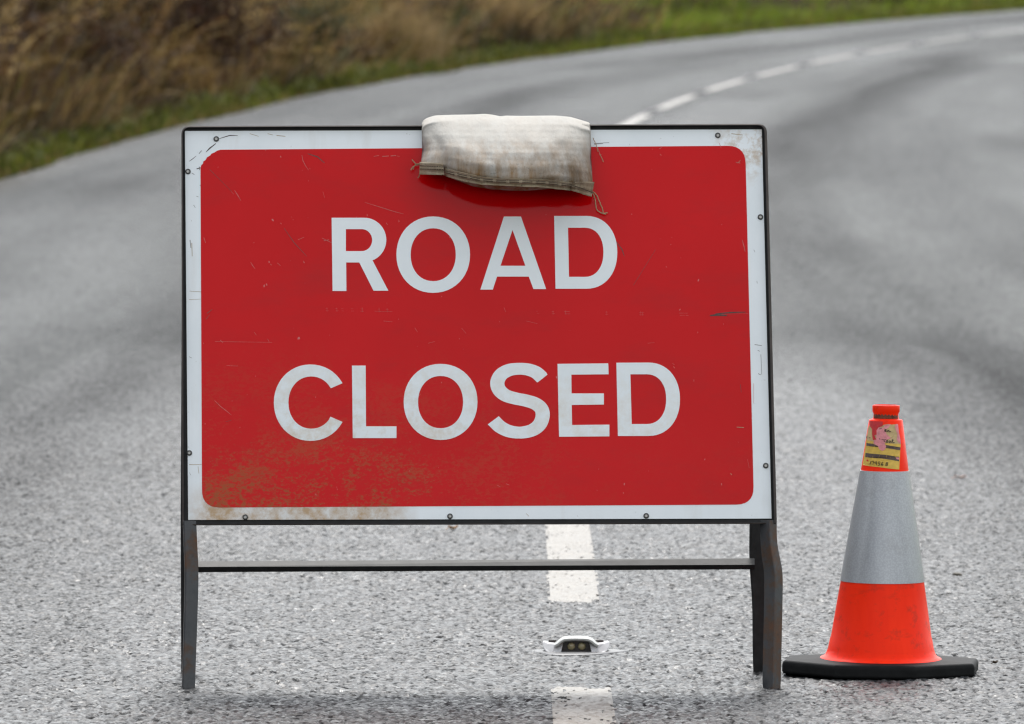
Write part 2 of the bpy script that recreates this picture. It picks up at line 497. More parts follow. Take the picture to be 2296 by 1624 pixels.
def make_orange():
    m, nt, p = mat('orange_cone_plastic')
    v = coords(nt)
    n = noise_tex(nt, coords(nt, (16, 16, 2.5)), 2.0, 5, 0.6); n2 = noise_tex(nt, v, 40, 5, 0.65)
    c = ramp(nt, n, [(0.3, (0.90, 0.022, 0.003)), (0.7, (0.98, 0.032, 0.005))])
    c = mix(nt, maprange(nt, n2, 0.55, 0.72, 0, 0.55), c, (0.36, 0.035, 0.018))
    sm = noise_tex(nt, coords(nt, (9, 9, 30), rot=(0.2, 0.3, 0)), 2.2, 4, 0.6)
    c = mix(nt, maprange(nt, sm, 0.60, 0.76, 0, 0.22), c, (0.20, 0.03, 0.018))
    L(nt, c, p.inputs['Base Color'])
    p.inputs['Roughness'].default_value = 0.38
    p.inputs['Specular IOR Level'].default_value = 0.10
    bump(nt, p, n2, 0.15, 0.002)
    return m
M_ORANGE = make_orange()
def make_sleeve():
    m, nt, p = mat('grey_reflective_sleeve')
    v = coords(nt)
    n = noise_tex(nt, coords(nt, (20, 20, 1.2)), 1.6, 5, 0.6)
    c = ramp(nt, n, [(0.3, (0.34, 0.352, 0.375)), (0.7, (0.425, 0.438, 0.46))])
    vo = N(nt, 'ShaderNodeTexVoronoi'); vo.inputs['Scale'].default_value = 330; L(nt, v, vo.inputs['Vector'])
    c = mix(nt, maprange(nt, vo.outputs['Distance'], 0.35, 0.6, 0, 0.25), c, (0.18, 0.19, 0.20))
    gm = noise_tex(nt, coords(nt, (6, 6, 6)), 2.4, 6, 0.7)
    c = mix(nt, maprange(nt, gm, 0.55, 0.75, 0, 0.35), c, (0.21, 0.20, 0.185))
    L(nt, c, p.inputs['Base Color'])
    p.inputs['Roughness'].default_value = 0.36
    p.inputs['Metallic'].default_value = 0.25
    bump(nt, p, vo.outputs['Distance'], 0.15, 0.0008)
    return m
M_SLEEVE = make_sleeve()
M_RUBBER = plain('black_rubber', (0.006, 0.0063, 0.0066), 0.75, 0, 0.4, 50, 0.2, 0.002)
M_YELLOW = plain('yellow_sticker', (0.62, 0.40, 0.06), 0.5, 0, 0.18, 120)
M_STICKTAN = plain('faded_sticker_paper', (0.50, 0.36, 0.17), 0.6, 0, 0.2, 120)
M_PINK = plain('torn_pink_paper', (0.66, 0.24, 0.26), 0.7, 0, 0.25, 150)
M_STRIPE = plain('brown_sticker_stripe', (0.085, 0.055, 0.045), 0.6, 0, 0.35, 200)
M_INK = plain('black_ink', (0.045, 0.04, 0.03), 0.7, 0, 0.2, 200)
M_REDDOT = plain('red_print', (0.50, 0.015, 0.02), 0.6, 0, 0.2, 200)
M_TAPE = plain('brown_tape_residue', (0.13, 0.045, 0.025), 0.7, 0, 0.7, 160, 0.3, 0.002)
M_STUD = plain('pale_stud_casting', (0.40, 0.395, 0.40), 0.5, 0, 0.12, 60, 0.5, 0.0012)
M_STUDTOP = plain('white_stud_bridge', (0.27, 0.27, 0.255), 0.4, 0, 0.08, 60)
M_STUDDARK = plain('shaded_stud_recess', (0.022, 0.014, 0.013), 0.5, 0, 0.3, 100)
M_LENS = plain('dull_lens', (0.30, 0.26, 0.15), 0.15, 0, 0.35, 250, 0.6)
M_RESIN = plain('smooth_grey_resin', (0.085, 0.085, 0.088), 0.45, 0, 0.3, 30, 0.4, 0.003)

def veg_mat(name, rough=0.7, trans=0.25):
    m, nt, p = mat(name)
    at = N(nt, 'ShaderNodeAttribute', attribute_name='tint')
    L(nt, at.outputs['Color'], p.inputs['Base Color'])
    p.inputs['Roughness'].default_value = rough
    p.inputs['Specular IOR Level'].default_value = 0.1
    tr = nt.nodes.new('ShaderNodeBsdfTranslucent'); L(nt, at.outputs['Color'], tr.inputs['Color'])
    ms = nt.nodes.new('ShaderNodeMixShader'); ms.inputs[0].default_value = trans
    L(nt, p.outputs[0], ms.inputs[1]); L(nt, tr.outputs[0], ms.inputs[2])
    L(nt, ms.outputs[0], nt.nodes['Material Output'].inputs[0])
    return m
M_VEG = veg_mat('plant_blades')
def make_soil():
    m, nt, p = mat('bank_soil')
    v = coords(nt)
    n = noise_tex(nt, v, 0.8, 6, 0.65); n2 = noise_tex(nt, v, 7, 5, 0.65)
    c = ramp(nt, n, [(0.35, (0.020, 0.012, 0.008)), (0.55, (0.034, 0.022, 0.012)), (0.72, (0.030, 0.030, 0.012))])
    c = mix(nt, maprange(nt, n2, 0.4, 0.7, 0, 0.6), c, (0.020, 0.013, 0.008))
    L(nt, c, p.inputs['Base Color'])
    p.inputs['Roughness'].default_value = 0.95
    p.inputs['Specular IOR Level'].default_value = 0.03
    bump(nt, p, n2, 0.8, 0.12)
    return m
M_SOIL = make_soil()
M_FIELD = plain('field_grass', (0.075, 0.10, 0.03), 0.9, 0, 0.4, 0.6, 0.03)
M_LEAF = plain('fallen_leaf_orange', (0.42, 0.19, 0.04), 0.6, 0, 0.3, 120)
M_LEAFP = plain('fallen_leaf_pale', (0.62, 0.40, 0.32), 0.6, 0, 0.2, 120)
M_LEAFD = plain('fallen_leaf_dark', (0.07, 0.055, 0.035), 0.6, 0, 0.3, 120)
M_PEBBLE = plain('dark_pebble', (0.09, 0.08, 0.06), 0.7, 0, 0.4, 100)

# ------------------------------------------------------------------ road: straight, then bending right and climbing
def path(D):
    D = np.asarray(D, float)
    t = np.clip(D - 35.1, 0, None)
    x = 0.12 + 0.00164 * t ** 2
    hd = np.arctan(0.00328 * t)
    w = 3.0
    u = (D - 31) / w
    z = 0.0232 * w * (np.log1p(np.exp(-np.abs(u))) + np.clip(u, 0, None))
    return x, D - CAM_D, z, hd
HALF = 3.72
def at_path(D, d):
    """point d metres to the LEFT of the centre line at distance D"""
    x, y, z, hd = path(D)
    return x - np.cos(hd) * d, y + np.sin(hd) * d, z
def bank(e):
    """height of the left bank, e metres beyond the road edge"""
    e = np.asarray(e, float)
    a = np.clip((e - 0.5) / 4.5, 0, 1); a = a * a * (3 - 2 * a)
    return 0.05 * np.clip(e / 0.25, 0, 1) + 2.7 * a + 0.02 * np.clip(e - 5, 0, 40)
def bank_right(e):
    e = np.asarray(e, float)
    a = np.clip((e - 0.8) / 4.0, 0, 1); a = a * a * (3 - 2 * a)
    return 0.05 * np.clip(e / 0.25, 0, 1) + 0.9 * a

def grid_mesh(name, X, Y, Z, mats, kind='structure', uv=None, flat=None):
    r, c = X.shape
    me = bpy.data.meshes.new(name)
    co = np.stack([X, Y, Z], -1).reshape(-1, 3).astype(np.float32)
    idx = np.arange(r * c).reshape(r, c)
    q = np.stack([idx[:-1, :-1], idx[:-1, 1:], idx[1:, 1:], idx[1:, :-1]], -1).reshape(-1, 4)
    fill_mesh(me, co, q)
    return me
def fill_mesh(me, co, q, smooth=True):
    k = q.shape[1]
    me.vertices.add(len(co)); me.vertices.foreach_set('co', co.astype(np.float32).ravel())
    me.loops.add(q.size); me.loops.foreach_set('vertex_index', q.astype(np.int32).ravel())
    me.polygons.add(len(q))
    me.polygons.foreach_set('loop_start', np.arange(0, q.size, k, dtype=np.int32))
    if smooth: me.polygons.foreach_set('use_smooth', np.ones(len(q), bool))
    me.update(calc_edges=True)

PATCH_Y = np.concatenate([np.arange(0, 1480) * 0.0066 - 2.238, 7.53 + np.cumsum(np.linspace(0.0066, 0.022, 560))])
def patch_fade(X, Y):
    return np.clip((1.70 - np.abs(X)) / 0.15, 0, 1) * np.clip((Y + 2.238) / 1.0, 0, 1) * np.clip((PATCH_Y[-1] - Y) / 8.0, 0, 1) ** 0.8
def build_road():
    # whole carriageway
    Ds = np.concatenate([np.arange(-50, 20, 2.0), np.arange(20, 130, 0.75), np.arange(130, 260, 2.5)])
    ds = np.linspace(HALF, -HALF, 25)
    DD, dd = np.meshgrid(Ds, ds, indexing='ij')
    edge = (np.abs(dd) > HALF - 0.01)
    x, y, z = at_path(DD, dd + np.where(edge, np.sign(dd) * 0.015 * (vnoise(DD * 2.2, dd, 4) - 0.5) * 2, 0))
    co1 = np.stack([x, y, z - 0.002], -1).reshape(-1, 3)
    r, c = DD.shape
    idx = np.arange(r * c).reshape(r, c)
    q1 = np.stack([idx[:-1, :-1], idx[1:, :-1], idx[1:, 1:], idx[:-1, 1:]], -1).reshape(-1, 4)
    uv1 = np.stack([dd, DD], -1).reshape(-1, 2)
    # stretch in front of the lens with its stone chippings as real relief
    xs = np.arange(-330, 331) * 0.0052
    ys = PATCH_Y
    YY, XX = np.meshgrid(ys, xs, indexing='ij')
    h, g = relief(XX, YY)
    fade = patch_fade(XX, YY)
    zz = path(YY + CAM_D)[2] + h * fade - 0.004 * (1 - fade) ** 4
    co2 = np.stack([XX, YY, zz], -1).reshape(-1, 3)
    r, c = XX.shape
    idx = np.arange(r * c).reshape(r, c) + len(co1)
    q2 = np.stack([idx[:-1, :-1], idx[:-1, 1:], idx[1:, 1:], idx[1:, :-1]], -1).reshape(-1, 4)
    uv2 = np.stack([0.12 - XX, YY + CAM_D], -1).reshape(-1, 2)
    co = np.concatenate([co1, co2]); q = np.concatenate([q1, q2]); uv = np.concatenate([uv1, uv2])
    me = bpy.data.meshes.new('road')
    fill_mesh(me, co, q)
    ul = me.uv_layers.new(name='road')
    ul.data.foreach_set('uv', uv[q.ravel()].astype(np.float32).ravel())
    at = me.attributes.new('flat_road', 'FLOAT', 'POINT')
    at.data.foreach_set('value', np.concatenate([np.ones(len(co1)), (1 - fade).ravel()]).astype(np.float32))
    a2 = me.attributes.new('stone', 'FLOAT', 'POINT')
    a2.data.foreach_set('value', np.concatenate([np.full(len(co1), 0.38), (g * fade + 0.38 * (1 - fade)).ravel()]).astype(np.float32))
    o = link('road', me, M_ROAD)
    tag(o, 'wet grey country road bending right and climbing behind the sign', kind='structure')
build_road()

def build_markings():
    k = 0
    for i in range(-1, 24):
        D0, D1 = 14.17 + 6 * i, 18.17 + 6 * i
        if i <= 0:          # close to the lens: paint lying over the chippings
            D0 -= 0.09
            if i < 0: D0 = 10.0
            xs = np.arange(10, 36) * 0.0052
            j0 = int(round((D0 - CAM_D + 2.238) / 0.0066)); j1 = int(round((D1 - CAM_D + 2.238) / 0.0066))
            ys = np.arange(max(0, j0), j1) * 0.0066 - 2.238
            YY, XX = np.meshgrid(ys, xs, indexing='ij')
            h, g = relief(XX, YY)
            fade = patch_fade(XX, YY)
            zz = path(YY + CAM_D)[2] + h * fade * 0.85 + 0.0012
            wob = (vnoise(XX * 60, YY * 25, 31) - 0.5) * 0.008
            cxl = 0.118 + 0.0025 * (YY - 0)
            keep = (np.abs(XX - cxl + wob) < 0.0515)
            eb = (vnoise(XX * 45, YY * 8 + 9, 77) - 0.4) * 0.16
            keep &= (YY + CAM_D > D0 + eb) & (YY + CAM_D < D1 - eb)
            wear = vnoise(XX * 22, YY * 6, 41) * 0.5 + vnoise(XX * 90, YY * 40, 43) * 0.5
            keep &= ~((g < 0.06) & (wear > 0.52)) & (wear < 0.86)
            r, c = XX.shape
            idx = np.arange(r * c).reshape(r, c)
            q = np.stack([idx[:-1, :-1], idx[:-1, 1:], idx[1:, 1:], idx[1:, :-1]], -1)
            q = q[keep[:-1, :-1]]
            me = bpy.data.meshes.new('centre_line_marking')
            fill_mesh(me, np.stack([XX, YY, zz], -1).reshape(-1, 3), q)
        else:
            Ds = np.linspace(D0 - 0.1, D1 + 0.1, 20)
            off = np.array([0.052, -0.052])
            DD, dd = np.meshgrid(Ds, off, indexing='ij')
            x, y, z = at_path(DD, dd)
            me = bpy.data.meshes.new('centre_line_marking')
            r, c = DD.shape
            idx = np.arange(r * c).reshape(r, c)
            q = np.stack([idx[:-1, :-1], idx[1:, :-1], idx[1:, 1:], idx[:-1, 1:]], -1).reshape(-1, 4)
            fill_mesh(me, np.stack([x, y, z + 0.006], -1).reshape(-1, 3), q)
        o = link('centre_line_marking', me, M_PAINT)
        tag(o, 'painted white dash of the broken centre line on the wet road', group='dashes of the centre line', kind='structure')
build_markings()

# ------------------------------------------------------------------ banks and land
def build_land():
    Ds = np.concatenate([np.arange(-60, 30, 3.0), np.arange(30, 140, 0.8), np.arange(140, 270, 3.0)])
    es = np.concatenate([np.linspace(-0.25, 6, 34), np.array([8, 12, 20, 40, 80, 140])])
    DD, ee = np.meshgrid(Ds, es, indexing='ij')
    for side, name, lab in ((1, 'bank', 'steep overgrown earth bank along the left of the road'), (-1, 'verge', 'low grassy verge along the right of the road')):
        x, y, z = at_path(DD, side * (HALF + ee))
        b = bank(ee) if side > 0 else bank_right(ee)
        wob = np.clip(ee - 0.4, 0, 1.5) * 0.28 * (vnoise(DD * 0.7, ee * 0.9, 12) - 0.5 + 0.5 * (vnoise(DD * 2.1, ee * 2.3, 14) - 0.5))
        zz = z + b + wob - 0.05 * (ee < 0)
        r, c = DD.shape
        idx = np.arange(r * c).reshape(r, c)
        order = [idx[:-1, :-1], idx[:-1, 1:], idx[1:, 1:], idx[1:, :-1]]
        if side > 0: order = order[::-1]
        q = np.stack(order, -1).reshape(-1, 4)
        me = bpy.data.meshes.new(name)
        fill_mesh(me, np.stack([x, y, zz], -1).reshape(-1, 3), q)
        tag(link(name, me, M_SOIL if side > 0 else M_FIELD), lab, kind='structure')
    me = bpy.data.meshes.new('ground')
    a = 2500
    fill_mesh(me, np.array([[-a, -a, -0.35], [a, -a, -0.35], [a, a, -0.35], [-a, a, -0.35]], float), np.array([[0, 1, 2, 3]]))
    tag(link('ground', me, M_FIELD), 'open fields around the road', kind='structure')
build_land()

# ------------------------------------------------------------------ vegetation
def blades(P, length, width, lean, az, tint, face_az=None, segs=4, droop=0.5):
    """curved tapering blades; every argument is an array over blades. returns co, quads, colours"""
    n = len(P)
    if face_az is None: face_az = az + math.pi / 2 + rng.normal(0, 0.9, n)
    t = np.linspace(0, 1, segs + 1)
    ang = lean[:, None] * (0.35 + droop * 1.3 * t[None, :])
    ds = length[:, None] / segs
    hx = np.concatenate([np.zeros((n, 1)), np.cumsum(np.sin(ang[:, 1:]) * ds, 1)], 1)
    hz = np.concatenate([np.zeros((n, 1)), np.cumsum(np.cos(ang[:, 1:]) * ds, 1)], 1)
    cx = P[:, 0:1] + hx * np.cos(az)[:, None]
    cy = P[:, 1:2] + hx * np.sin(az)[:, None]
    cz = P[:, 2:3] + hz
    w = width[:, None] * (1 - t[None, :] ** 1.6) * 0.5 + 0.0004
    wx = np.cos(face_az)[:, None] * w; wy = np.sin(face_az)[:, None] * w
    Lf = np.stack([cx - wx, cy - wy, cz], -1); Rt = np.stack([cx + wx, cy + wy, cz], -1)
    co = np.stack([Lf, Rt], 2).reshape(-1, 3)
    base = (np.arange(n) * (segs + 1) * 2)[:, None]
    j = np.arange(segs)[None, :] * 2
    q = np.stack([base + j, base + j + 1, base + j + 3, base + j + 2], -1).reshape(-1, 4)
    cl = np.repeat(tint, (segs + 1) * 2, axis=0)
    return co, q, cl
def veg_obj(name, parts, label, cat=None, kind=None, group=None, parent=None, org=None):
    cos, qs, cls, k = [], [], [], 0
    for co, q, cl in parts:
        cos.append(co); qs.append(q + k); cls.append(cl); k += len(co)
    co = np.concatenate(cos); q = np.concatenate(qs); cl = np.concatenate(cls)
    if org is not None: co = co - np.array(org)[None, :]
    me = bpy.data.meshes.new(name)
    fill_mesh(me, co, q)
    at = me.attributes.new('tint', 'FLOAT_COLOR', 'POINT')
    at.data.foreach_set('color', np.concatenate([cl, np.ones((len(cl), 1))], 1).astype(np.float32).ravel())
    o = link(name, me, M_VEG, parent)
    if org is not None and parent is None: o.location = org
    return tag(o, label, cat, group, kind)
def palette(cols, n, jit=0.22):
    cols = np.array(cols)
    c = cols[rng.integers(0, len(cols), n)]
    return np.clip(c * 0.8 * (1 + rng.normal(0, jit, (n, 1))), 0.004, 0.9)
def land_z(D, e, left=True):
    x, y, z = at_path(D, (HALF + e) if left else -(HALF + e))
    b = bank(e) if left else bank_right(e)
    wob = np.clip(e - 0.4, 0, 1.5) * 0.28 * (vnoise(D * 0.7, e * 0.9, 12) - 0.5 + 0.5 * (vnoise(D * 2.1, e * 2.3, 14) - 0.5))
    return np.stack([x, y, z + b + wob - 0.02], -1)

GREENS = [(0.105, 0.115, 0.018), (0.08, 0.095, 0.016), (0.135, 0.14, 0.026), (0.06, 0.07, 0.016)]
BRIGHT = [(0.16, 0.22, 0.018), (0.115, 0.175, 0.014), (0.20, 0.24, 0.026)]
TANS = [(0.32, 0.21, 0.07), (0.22, 0.14, 0.045), (0.38, 0.26, 0.10), (0.18, 0.10, 0.033)]
BROWNS = [(0.070, 0.034, 0.016), (0.10, 0.052, 0.022), (0.045, 0.023, 0.013), (0.14, 0.08, 0.032)]
OLIVES = [(0.15, 0.14, 0.04), (0.11, 0.12, 0.035), (0.19, 0.165, 0.055)]

def verge_grass():
    parts = []
    n = 50000
    D = 14 + (150 - 14) * rng.random(n) ** 1.25
    e = np.abs(rng.normal(0.0, 0.24, n)) - 0.08 + 0.16 * (vnoise(D * 0.5, D * 0 + 3, 8) - 0.5)
    far = np.clip((D - 78) / 18, 0, 1)
    e = np.where(e > 0, e * (1 + 3.2 * far), e)
    P = land_z(D, e)
    ln = rng.uniform(0.04, 0.12, n) * (1 + 0.7 * far) * (0.7 + 0.7 * vnoise(D * 0.9, e * 2, 17))
    t = palette(GREENS, n)
    tb = palette(BRIGHT, n)
    k = (rng.random(n) < (0.15 + 0.75 * far))[:, None]
    t = np.where(k, tb, t)
    dead = (rng.random(n) < 0.24)[:, None]
    t = np.where(dead, palette(TANS, n) * 0.8, t)
    parts.append(blades(P, ln, rng.uniform(0.008, 0.022, n), rng.uniform(0.2, 1.3, n), rng.uniform(0, 6.28, n), t))
    # broad leaves of dock and nettle in the grass
    n = 9000
    D = 28 + (140 - 28) * rng.random(n) ** 1.2
    e = np.abs(rng.normal(0.15, 0.2, n))
    P = land_z(D, e); P[:, 2] += rng.uniform(0, 0.10, n)
    parts.append(blades(P, rng.uniform(0.06, 0.14, n), rng.uniform(0.03, 0.06, n), rng.uniform(0.6, 1.7, n), rng.uniform(0, 6.28, n), palette(GREENS, n)))
    veg_obj('verge_grass', parts, 'short green grass along the foot of the bank', kind='stuff')
verge_grass()

def bank_growth():
    """tangle of dead bracken and grass over the bank"""
    parts = []
    n = 128000
    D = 14 + (150 - 14) * rng.random(n) ** 1.0
    e = 0.16 + 5.4 * rng.random(n) ** 1.35
    dens = vnoise(D * 0.62 + e * 0.5, e * 1.3, 51) * 0.6 + vnoise(D * 1.7, e * 2.2 + D * 0.4, 52) * 0.4
    keep = rng.random(n) < np.clip((dens - 0.40) * 3.4, 0.04, 1)
    D, e, dens = D[keep], e[keep], dens[keep]; n = len(D)
    P = land_z(D, e)
    z1 = np.clip((D - 60) / 12, 0, 1); z2 = np.clip((D - 88) / 10, 0, 1)
    r = rng.random(n)
    patchn = vnoise(D * 0.5 + 7, e * 0.8, 61)
    t = palette(TANS, n); br = palette(BROWNS, n); ol = palette(OLIVES, n); gr = palette(BRIGHT, n)
    pb = np.clip(0.50 - 0.35 * z1 - 0.2 * (patchn - 0.5) * 2, 0.05, 0.8)
    po = np.clip(0.12 + 0.38 * z1 * (patchn > 0.5), 0, 1)
    out = np.where((r < pb)[:, None], br, t)
    r2 = rng.random(n)
    out = np.where((r2 < po)[:, None], ol, out)
    r3 = rng.random(n)
    out = np.where((r3 < z2 * np.clip(1.3 - e * 0.10, 0.3, 1) * 0.95)[:, None], gr, out)
    clump = vnoise(D * 0.22 + e * 1.3, e * 1.7 + D * 0.05, 71) * 0.6 + vnoise(D * 0.6 + e * 2.1, e * 3.4, 72) * 0.4
    out = out * np.clip(0.30 + (clump - 0.30) * 2.6, 0.22, 1.5)[:, None]          # tint darkened for shadowed gaps, dark bracken against straw
    ln = rng.uniform(0.25, 0.8, n) * (0.7 + 0.5 * patchn) * (1 - 0.45 * z2)
    az = rng.normal(0.15, 1.0, n)            # fronds flop down the slope and along the road
    parts.append(blades(P, ln, rng.uniform(0.008, 0.026, n), rng.uniform(0.25, 1.5, n), az, out, droop=0.7))
    # fronds: short leaflets hung along arching stems
    m = 2600
    D = 28 + (96 - 28) * rng.random(m) ** 1.2
    e = 0.5 + 4.6 * rng.random(m)
    B = land_z(D, e)
    az = rng.normal(0.2, 0.8, m); lean = rng.uniform(0.5, 1.4, m); ln = rng.uniform(0.5, 1.0, m)
    tt = palette(TANS + BROWNS, m, 0.3)
    K = 16
    s = np.linspace(0.25, 1, K)
    ang = lean[:, None] * (0.4 + 0.8 * s[None, :])
    hx = ln[:, None] * s[None, :] * np.sin(ang * 0.8); hz = ln[:, None] * s[None, :] * np.cos(ang * 0.8)
    px = B[:, 0:1] + hx * np.cos(az)[:, None]; py = B[:, 1:2] + hx * np.sin(az)[:, None]; pz = B[:, 2:3] + hz
    for sg in (1, -1):
        Q = np.stack([px, py, pz], -1).reshape(-1, 3)
        a2 = np.repeat(az, K) + sg * rng.normal(1.2, 0.25, m * K)
        l2 = (0.18 * (1.1 - s))[None, :].repeat(m, 0).ravel() * rng.uniform(0.7, 1.3, m * K) + 0.02
        parts.append(blades(Q, l2, np.full(m * K, 0.022), rng.uniform(1.0, 1.9, m * K), a2, np.repeat(tt, K, 0) * rng.uniform(0.7, 1.2, (m * K, 1)), segs=2))
    veg_obj('bank_undergrowth', parts, 'tangle of dead bracken and dry grass over the bank', kind='stuff')
bank_growth()

def right_grass():
    n = 9000
    D = 14 + 70 * rng.random(n); e = np.abs(rng.normal(0.3, 0.9, n)) - 0.05
    P = land_z(D, e, False)
    parts = [blades(P, rng.uniform(0.1, 0.3, n), rng.uniform(0.01, 0.022, n), rng.uniform(0.2, 1.3, n), rng.uniform(0, 6.28, n), palette(GREENS, n))]
    veg_obj('roadside_grass', parts, 'green grass on the low verge beside the right lane', kind='stuff')
right_grass()

def shrub(name, D, e, w, h, stems, leaves, cols, stemcol, leafsize, label, cat, droop=0.5, spread=1.0):
    B = land_z(np.array([D]), np.array([e]))[0]
    t = empty(name, Vector(B), label, cat)
    m = stems
    base = B[None, :] + np.stack([rng.normal(0, w * 0.18, m), rng.normal(0, w * 0.18, m), np.zeros(m)], -1)
    az = rng.uniform(0, 6.28, m); lean = np.abs(rng.normal(0.55, 0.35, m)) * spread; ln = h * rng.uniform(0.6, 1.1, m)
    co = blades(base, ln, np.full(m, 0.02), lean, az, palette([stemcol], m), segs=5, droop=droop)
    veg_obj('stem', [co], None, parent=t, org=B)
    s = rng.uniform(0.15, 1.0, (m, leaves))
    ang = lean[:, None] * (0.35 + droop * 0.65 * s)
    hx = ln[:, None] * s * np.sin(ang); hz = ln[:, None] * s * np.cos(ang)
    Q = np.stack([base[:, 0:1] + hx * np.cos(az)[:, None], base[:, 1:2] + hx * np.sin(az)[:, None], base[:, 2:3] + hz], -1).reshape(-1, 3)
    k = len(Q)
    Q += rng.normal(0, 0.05, (k, 3))
    lf = blades(Q, leafsize * rng.uniform(0.6, 1.4, k), leafsize * rng.uniform(0.25, 0.5, k), rng.uniform(0.4, 2.2, k), rng.uniform(0, 6.28, k), palette(cols, k, 0.3), segs=2)
    veg_obj('foliage', [lf], None, parent=t, org=B)
    return t
DARKB = [(0.040, 0.020, 0.010), (0.060, 0.027, 0.012), (0.030, 0.017, 0.009), (0.085, 0.034, 0.014)]
shrub('bramble_bush', 58.5, 1.0, 1.0, 0.75, 70, 42, DARKB, (0.05, 0.025, 0.018), 0.07, 'dark reddish brown bramble bush left of the largest dark thicket on the bank', 'bush', spread=1.4)
shrub('bramble_bush', 66.5, 1.0, 1.5, 1.25, 90, 46, DARKB, (0.04, 0.02, 0.015), 0.075, 'largest and darkest bramble thicket on the bank, reaching the top of the photo', 'bush', spread=1.5)
shrub('bramble_bush', 50.0, 1.0, 0.8, 0.6, 50, 34, BROWNS + DARKB, (0.05, 0.03, 0.02), 0.06, 'low brown bramble at the far left of the bank', 'bush', spread=1.5)
shrub('green_shrub', 73.0, 0.9, 0.9, 0.85, 60, 40, [(0.075, 0.085, 0.035), (0.06, 0.075, 0.035), (0.10, 0.105, 0.05)], (0.06, 0.05, 0.03), 0.07, 'muted green shrub on the bank between brambles and pale grass', 'bush', spread=1.1)
shrub('green_shrub', 83.0, 0.8, 0.6, 0.5, 50, 36, [(0.06, 0.08, 0.025), (0.08, 0.10, 0.03)], (0.05, 0.05, 0.03), 0.06, 'small dark green shrub low on the bank right of the pale grass', 'bush', spread=1.2)
def tussock(D, e, h, n, cols, label):
    B = land_z(np.array([D]), np.array([e]))[0]
    P = B[None, :] + np.stack([rng.normal(0, 0.22, n), rng.normal(0, 0.22, n), np.zeros(n)], -1)
    b = blades(P, h * rng.uniform(0.6, 1.1, n), rng.uniform(0.006, 0.014, n), np.abs(rng.normal(0.5, 0.35, n)), rng.uniform(0, 6.28, n), palette(cols, n, 0.2), droop=0.9)
    veg_obj('grass_tussock', [b], label, 'grass', org=B)
PALE = [(0.36, 0.25, 0.115), (0.29, 0.20, 0.085), (0.40, 0.29, 0.15)]
tussock(76.0, 0.55, 0.75, 900, PALE, 'tall pale dry tussock standing right of the muted green shrub')
tussock(77.6, 0.6, 0.7, 800, PALE, 'pale straw tussock beside the tallest one, farther up the bend')
tussock(86.0, 0.8, 0.8, 900, PALE, 'straw coloured tussock at the far end of the bank near the green grass')
tussock(47.5, 0.9, 0.7, 600, TANS, 'tan dry tussock at the left edge of the bank')
tussock(62.5, 0.8, 0.6, 600, TANS, 'tan dry tussock between the two dark bramble bushes')

# ------------------------------------------------------------------ road closed sign
sign_base = Vector((-0.06, 0.05, 0))
sign = empty('road_sign', sign_base, 'red and white ROAD CLOSED sign on a rusty folding steel frame', 'road sign')

P_TL, P_TR, P_BR, P_BL = (414.5, 294), (1708, 290.5), (1730, 1163), (422, 1166)
def quad_pt(u, v, off=0.0):
    x = (P_TL[0] * (1 - u) + P_TR[0] * u) * (1 - v) + (P_BL[0] * (1 - u) + P_BR[0] * u) * v
    y = (P_TL[1] * (1 - u) + P_TR[1] * u) * (1 - v) + (P_BL[1] * (1 - u) + P_BR[1] * u) * v
    return face(x, y, off)
def poly_solid(bm, loops, off0, off1, mi=0):
    """flat plate filled between px outlines (first outer, others holes), from off0 back to off1 front"""
    pts = [[Vector((p[0], p[1], 0)) for p in l] for l in loops]
    tris = tessellate_polygon(pts)
    flatp = [p for l in loops for p in l]
    fr = [bm.verts.new(face(p[0], p[1], off1)) for p in flatp]
    bk = [bm.verts.new(face(p[0], p[1], off0)) for p in flatp]
    for a, b, c in tris:
        for f in ((fr[a], fr[b], fr[c]), (bk[c], bk[b], bk[a])):
            try:
                nf = bm.faces.new(f); nf.material_index = mi
            except ValueError: pass
    k = 0
    for l in loops:
        n = len(l)
        for i in range(n):
            j = (i + 1) % n
            try:
                nf = bm.faces.new((fr[k + i], fr[k + j], bk[k + j], bk[k + i])); nf.material_index = mi
            except ValueError: pass
        k += n
def round_quad(c, r, seg=7):
    """px outline of a quadrilateral TL,TR,BR,BL with rounded corners; r per corner"""
    out = []
    n = 4
    for i in range(n):
        p = Vector(c[i]); a = (Vector(c[i - 1]) - p).normalized(); b = (Vector(c[(i + 1) % n]) - p).normalized()
        rr = r[i]
        for k in range(seg + 1):
            t = k / seg
            s, e = p + a * rr, p + b * rr
            q = s * (1 - t) ** 2 + p * 2 * t * (1 - t) + e * t ** 2
            # pull the quadratic a little out so that it reads as an arc
            out.append(tuple(q + (p - q) * 0.0))
    return out

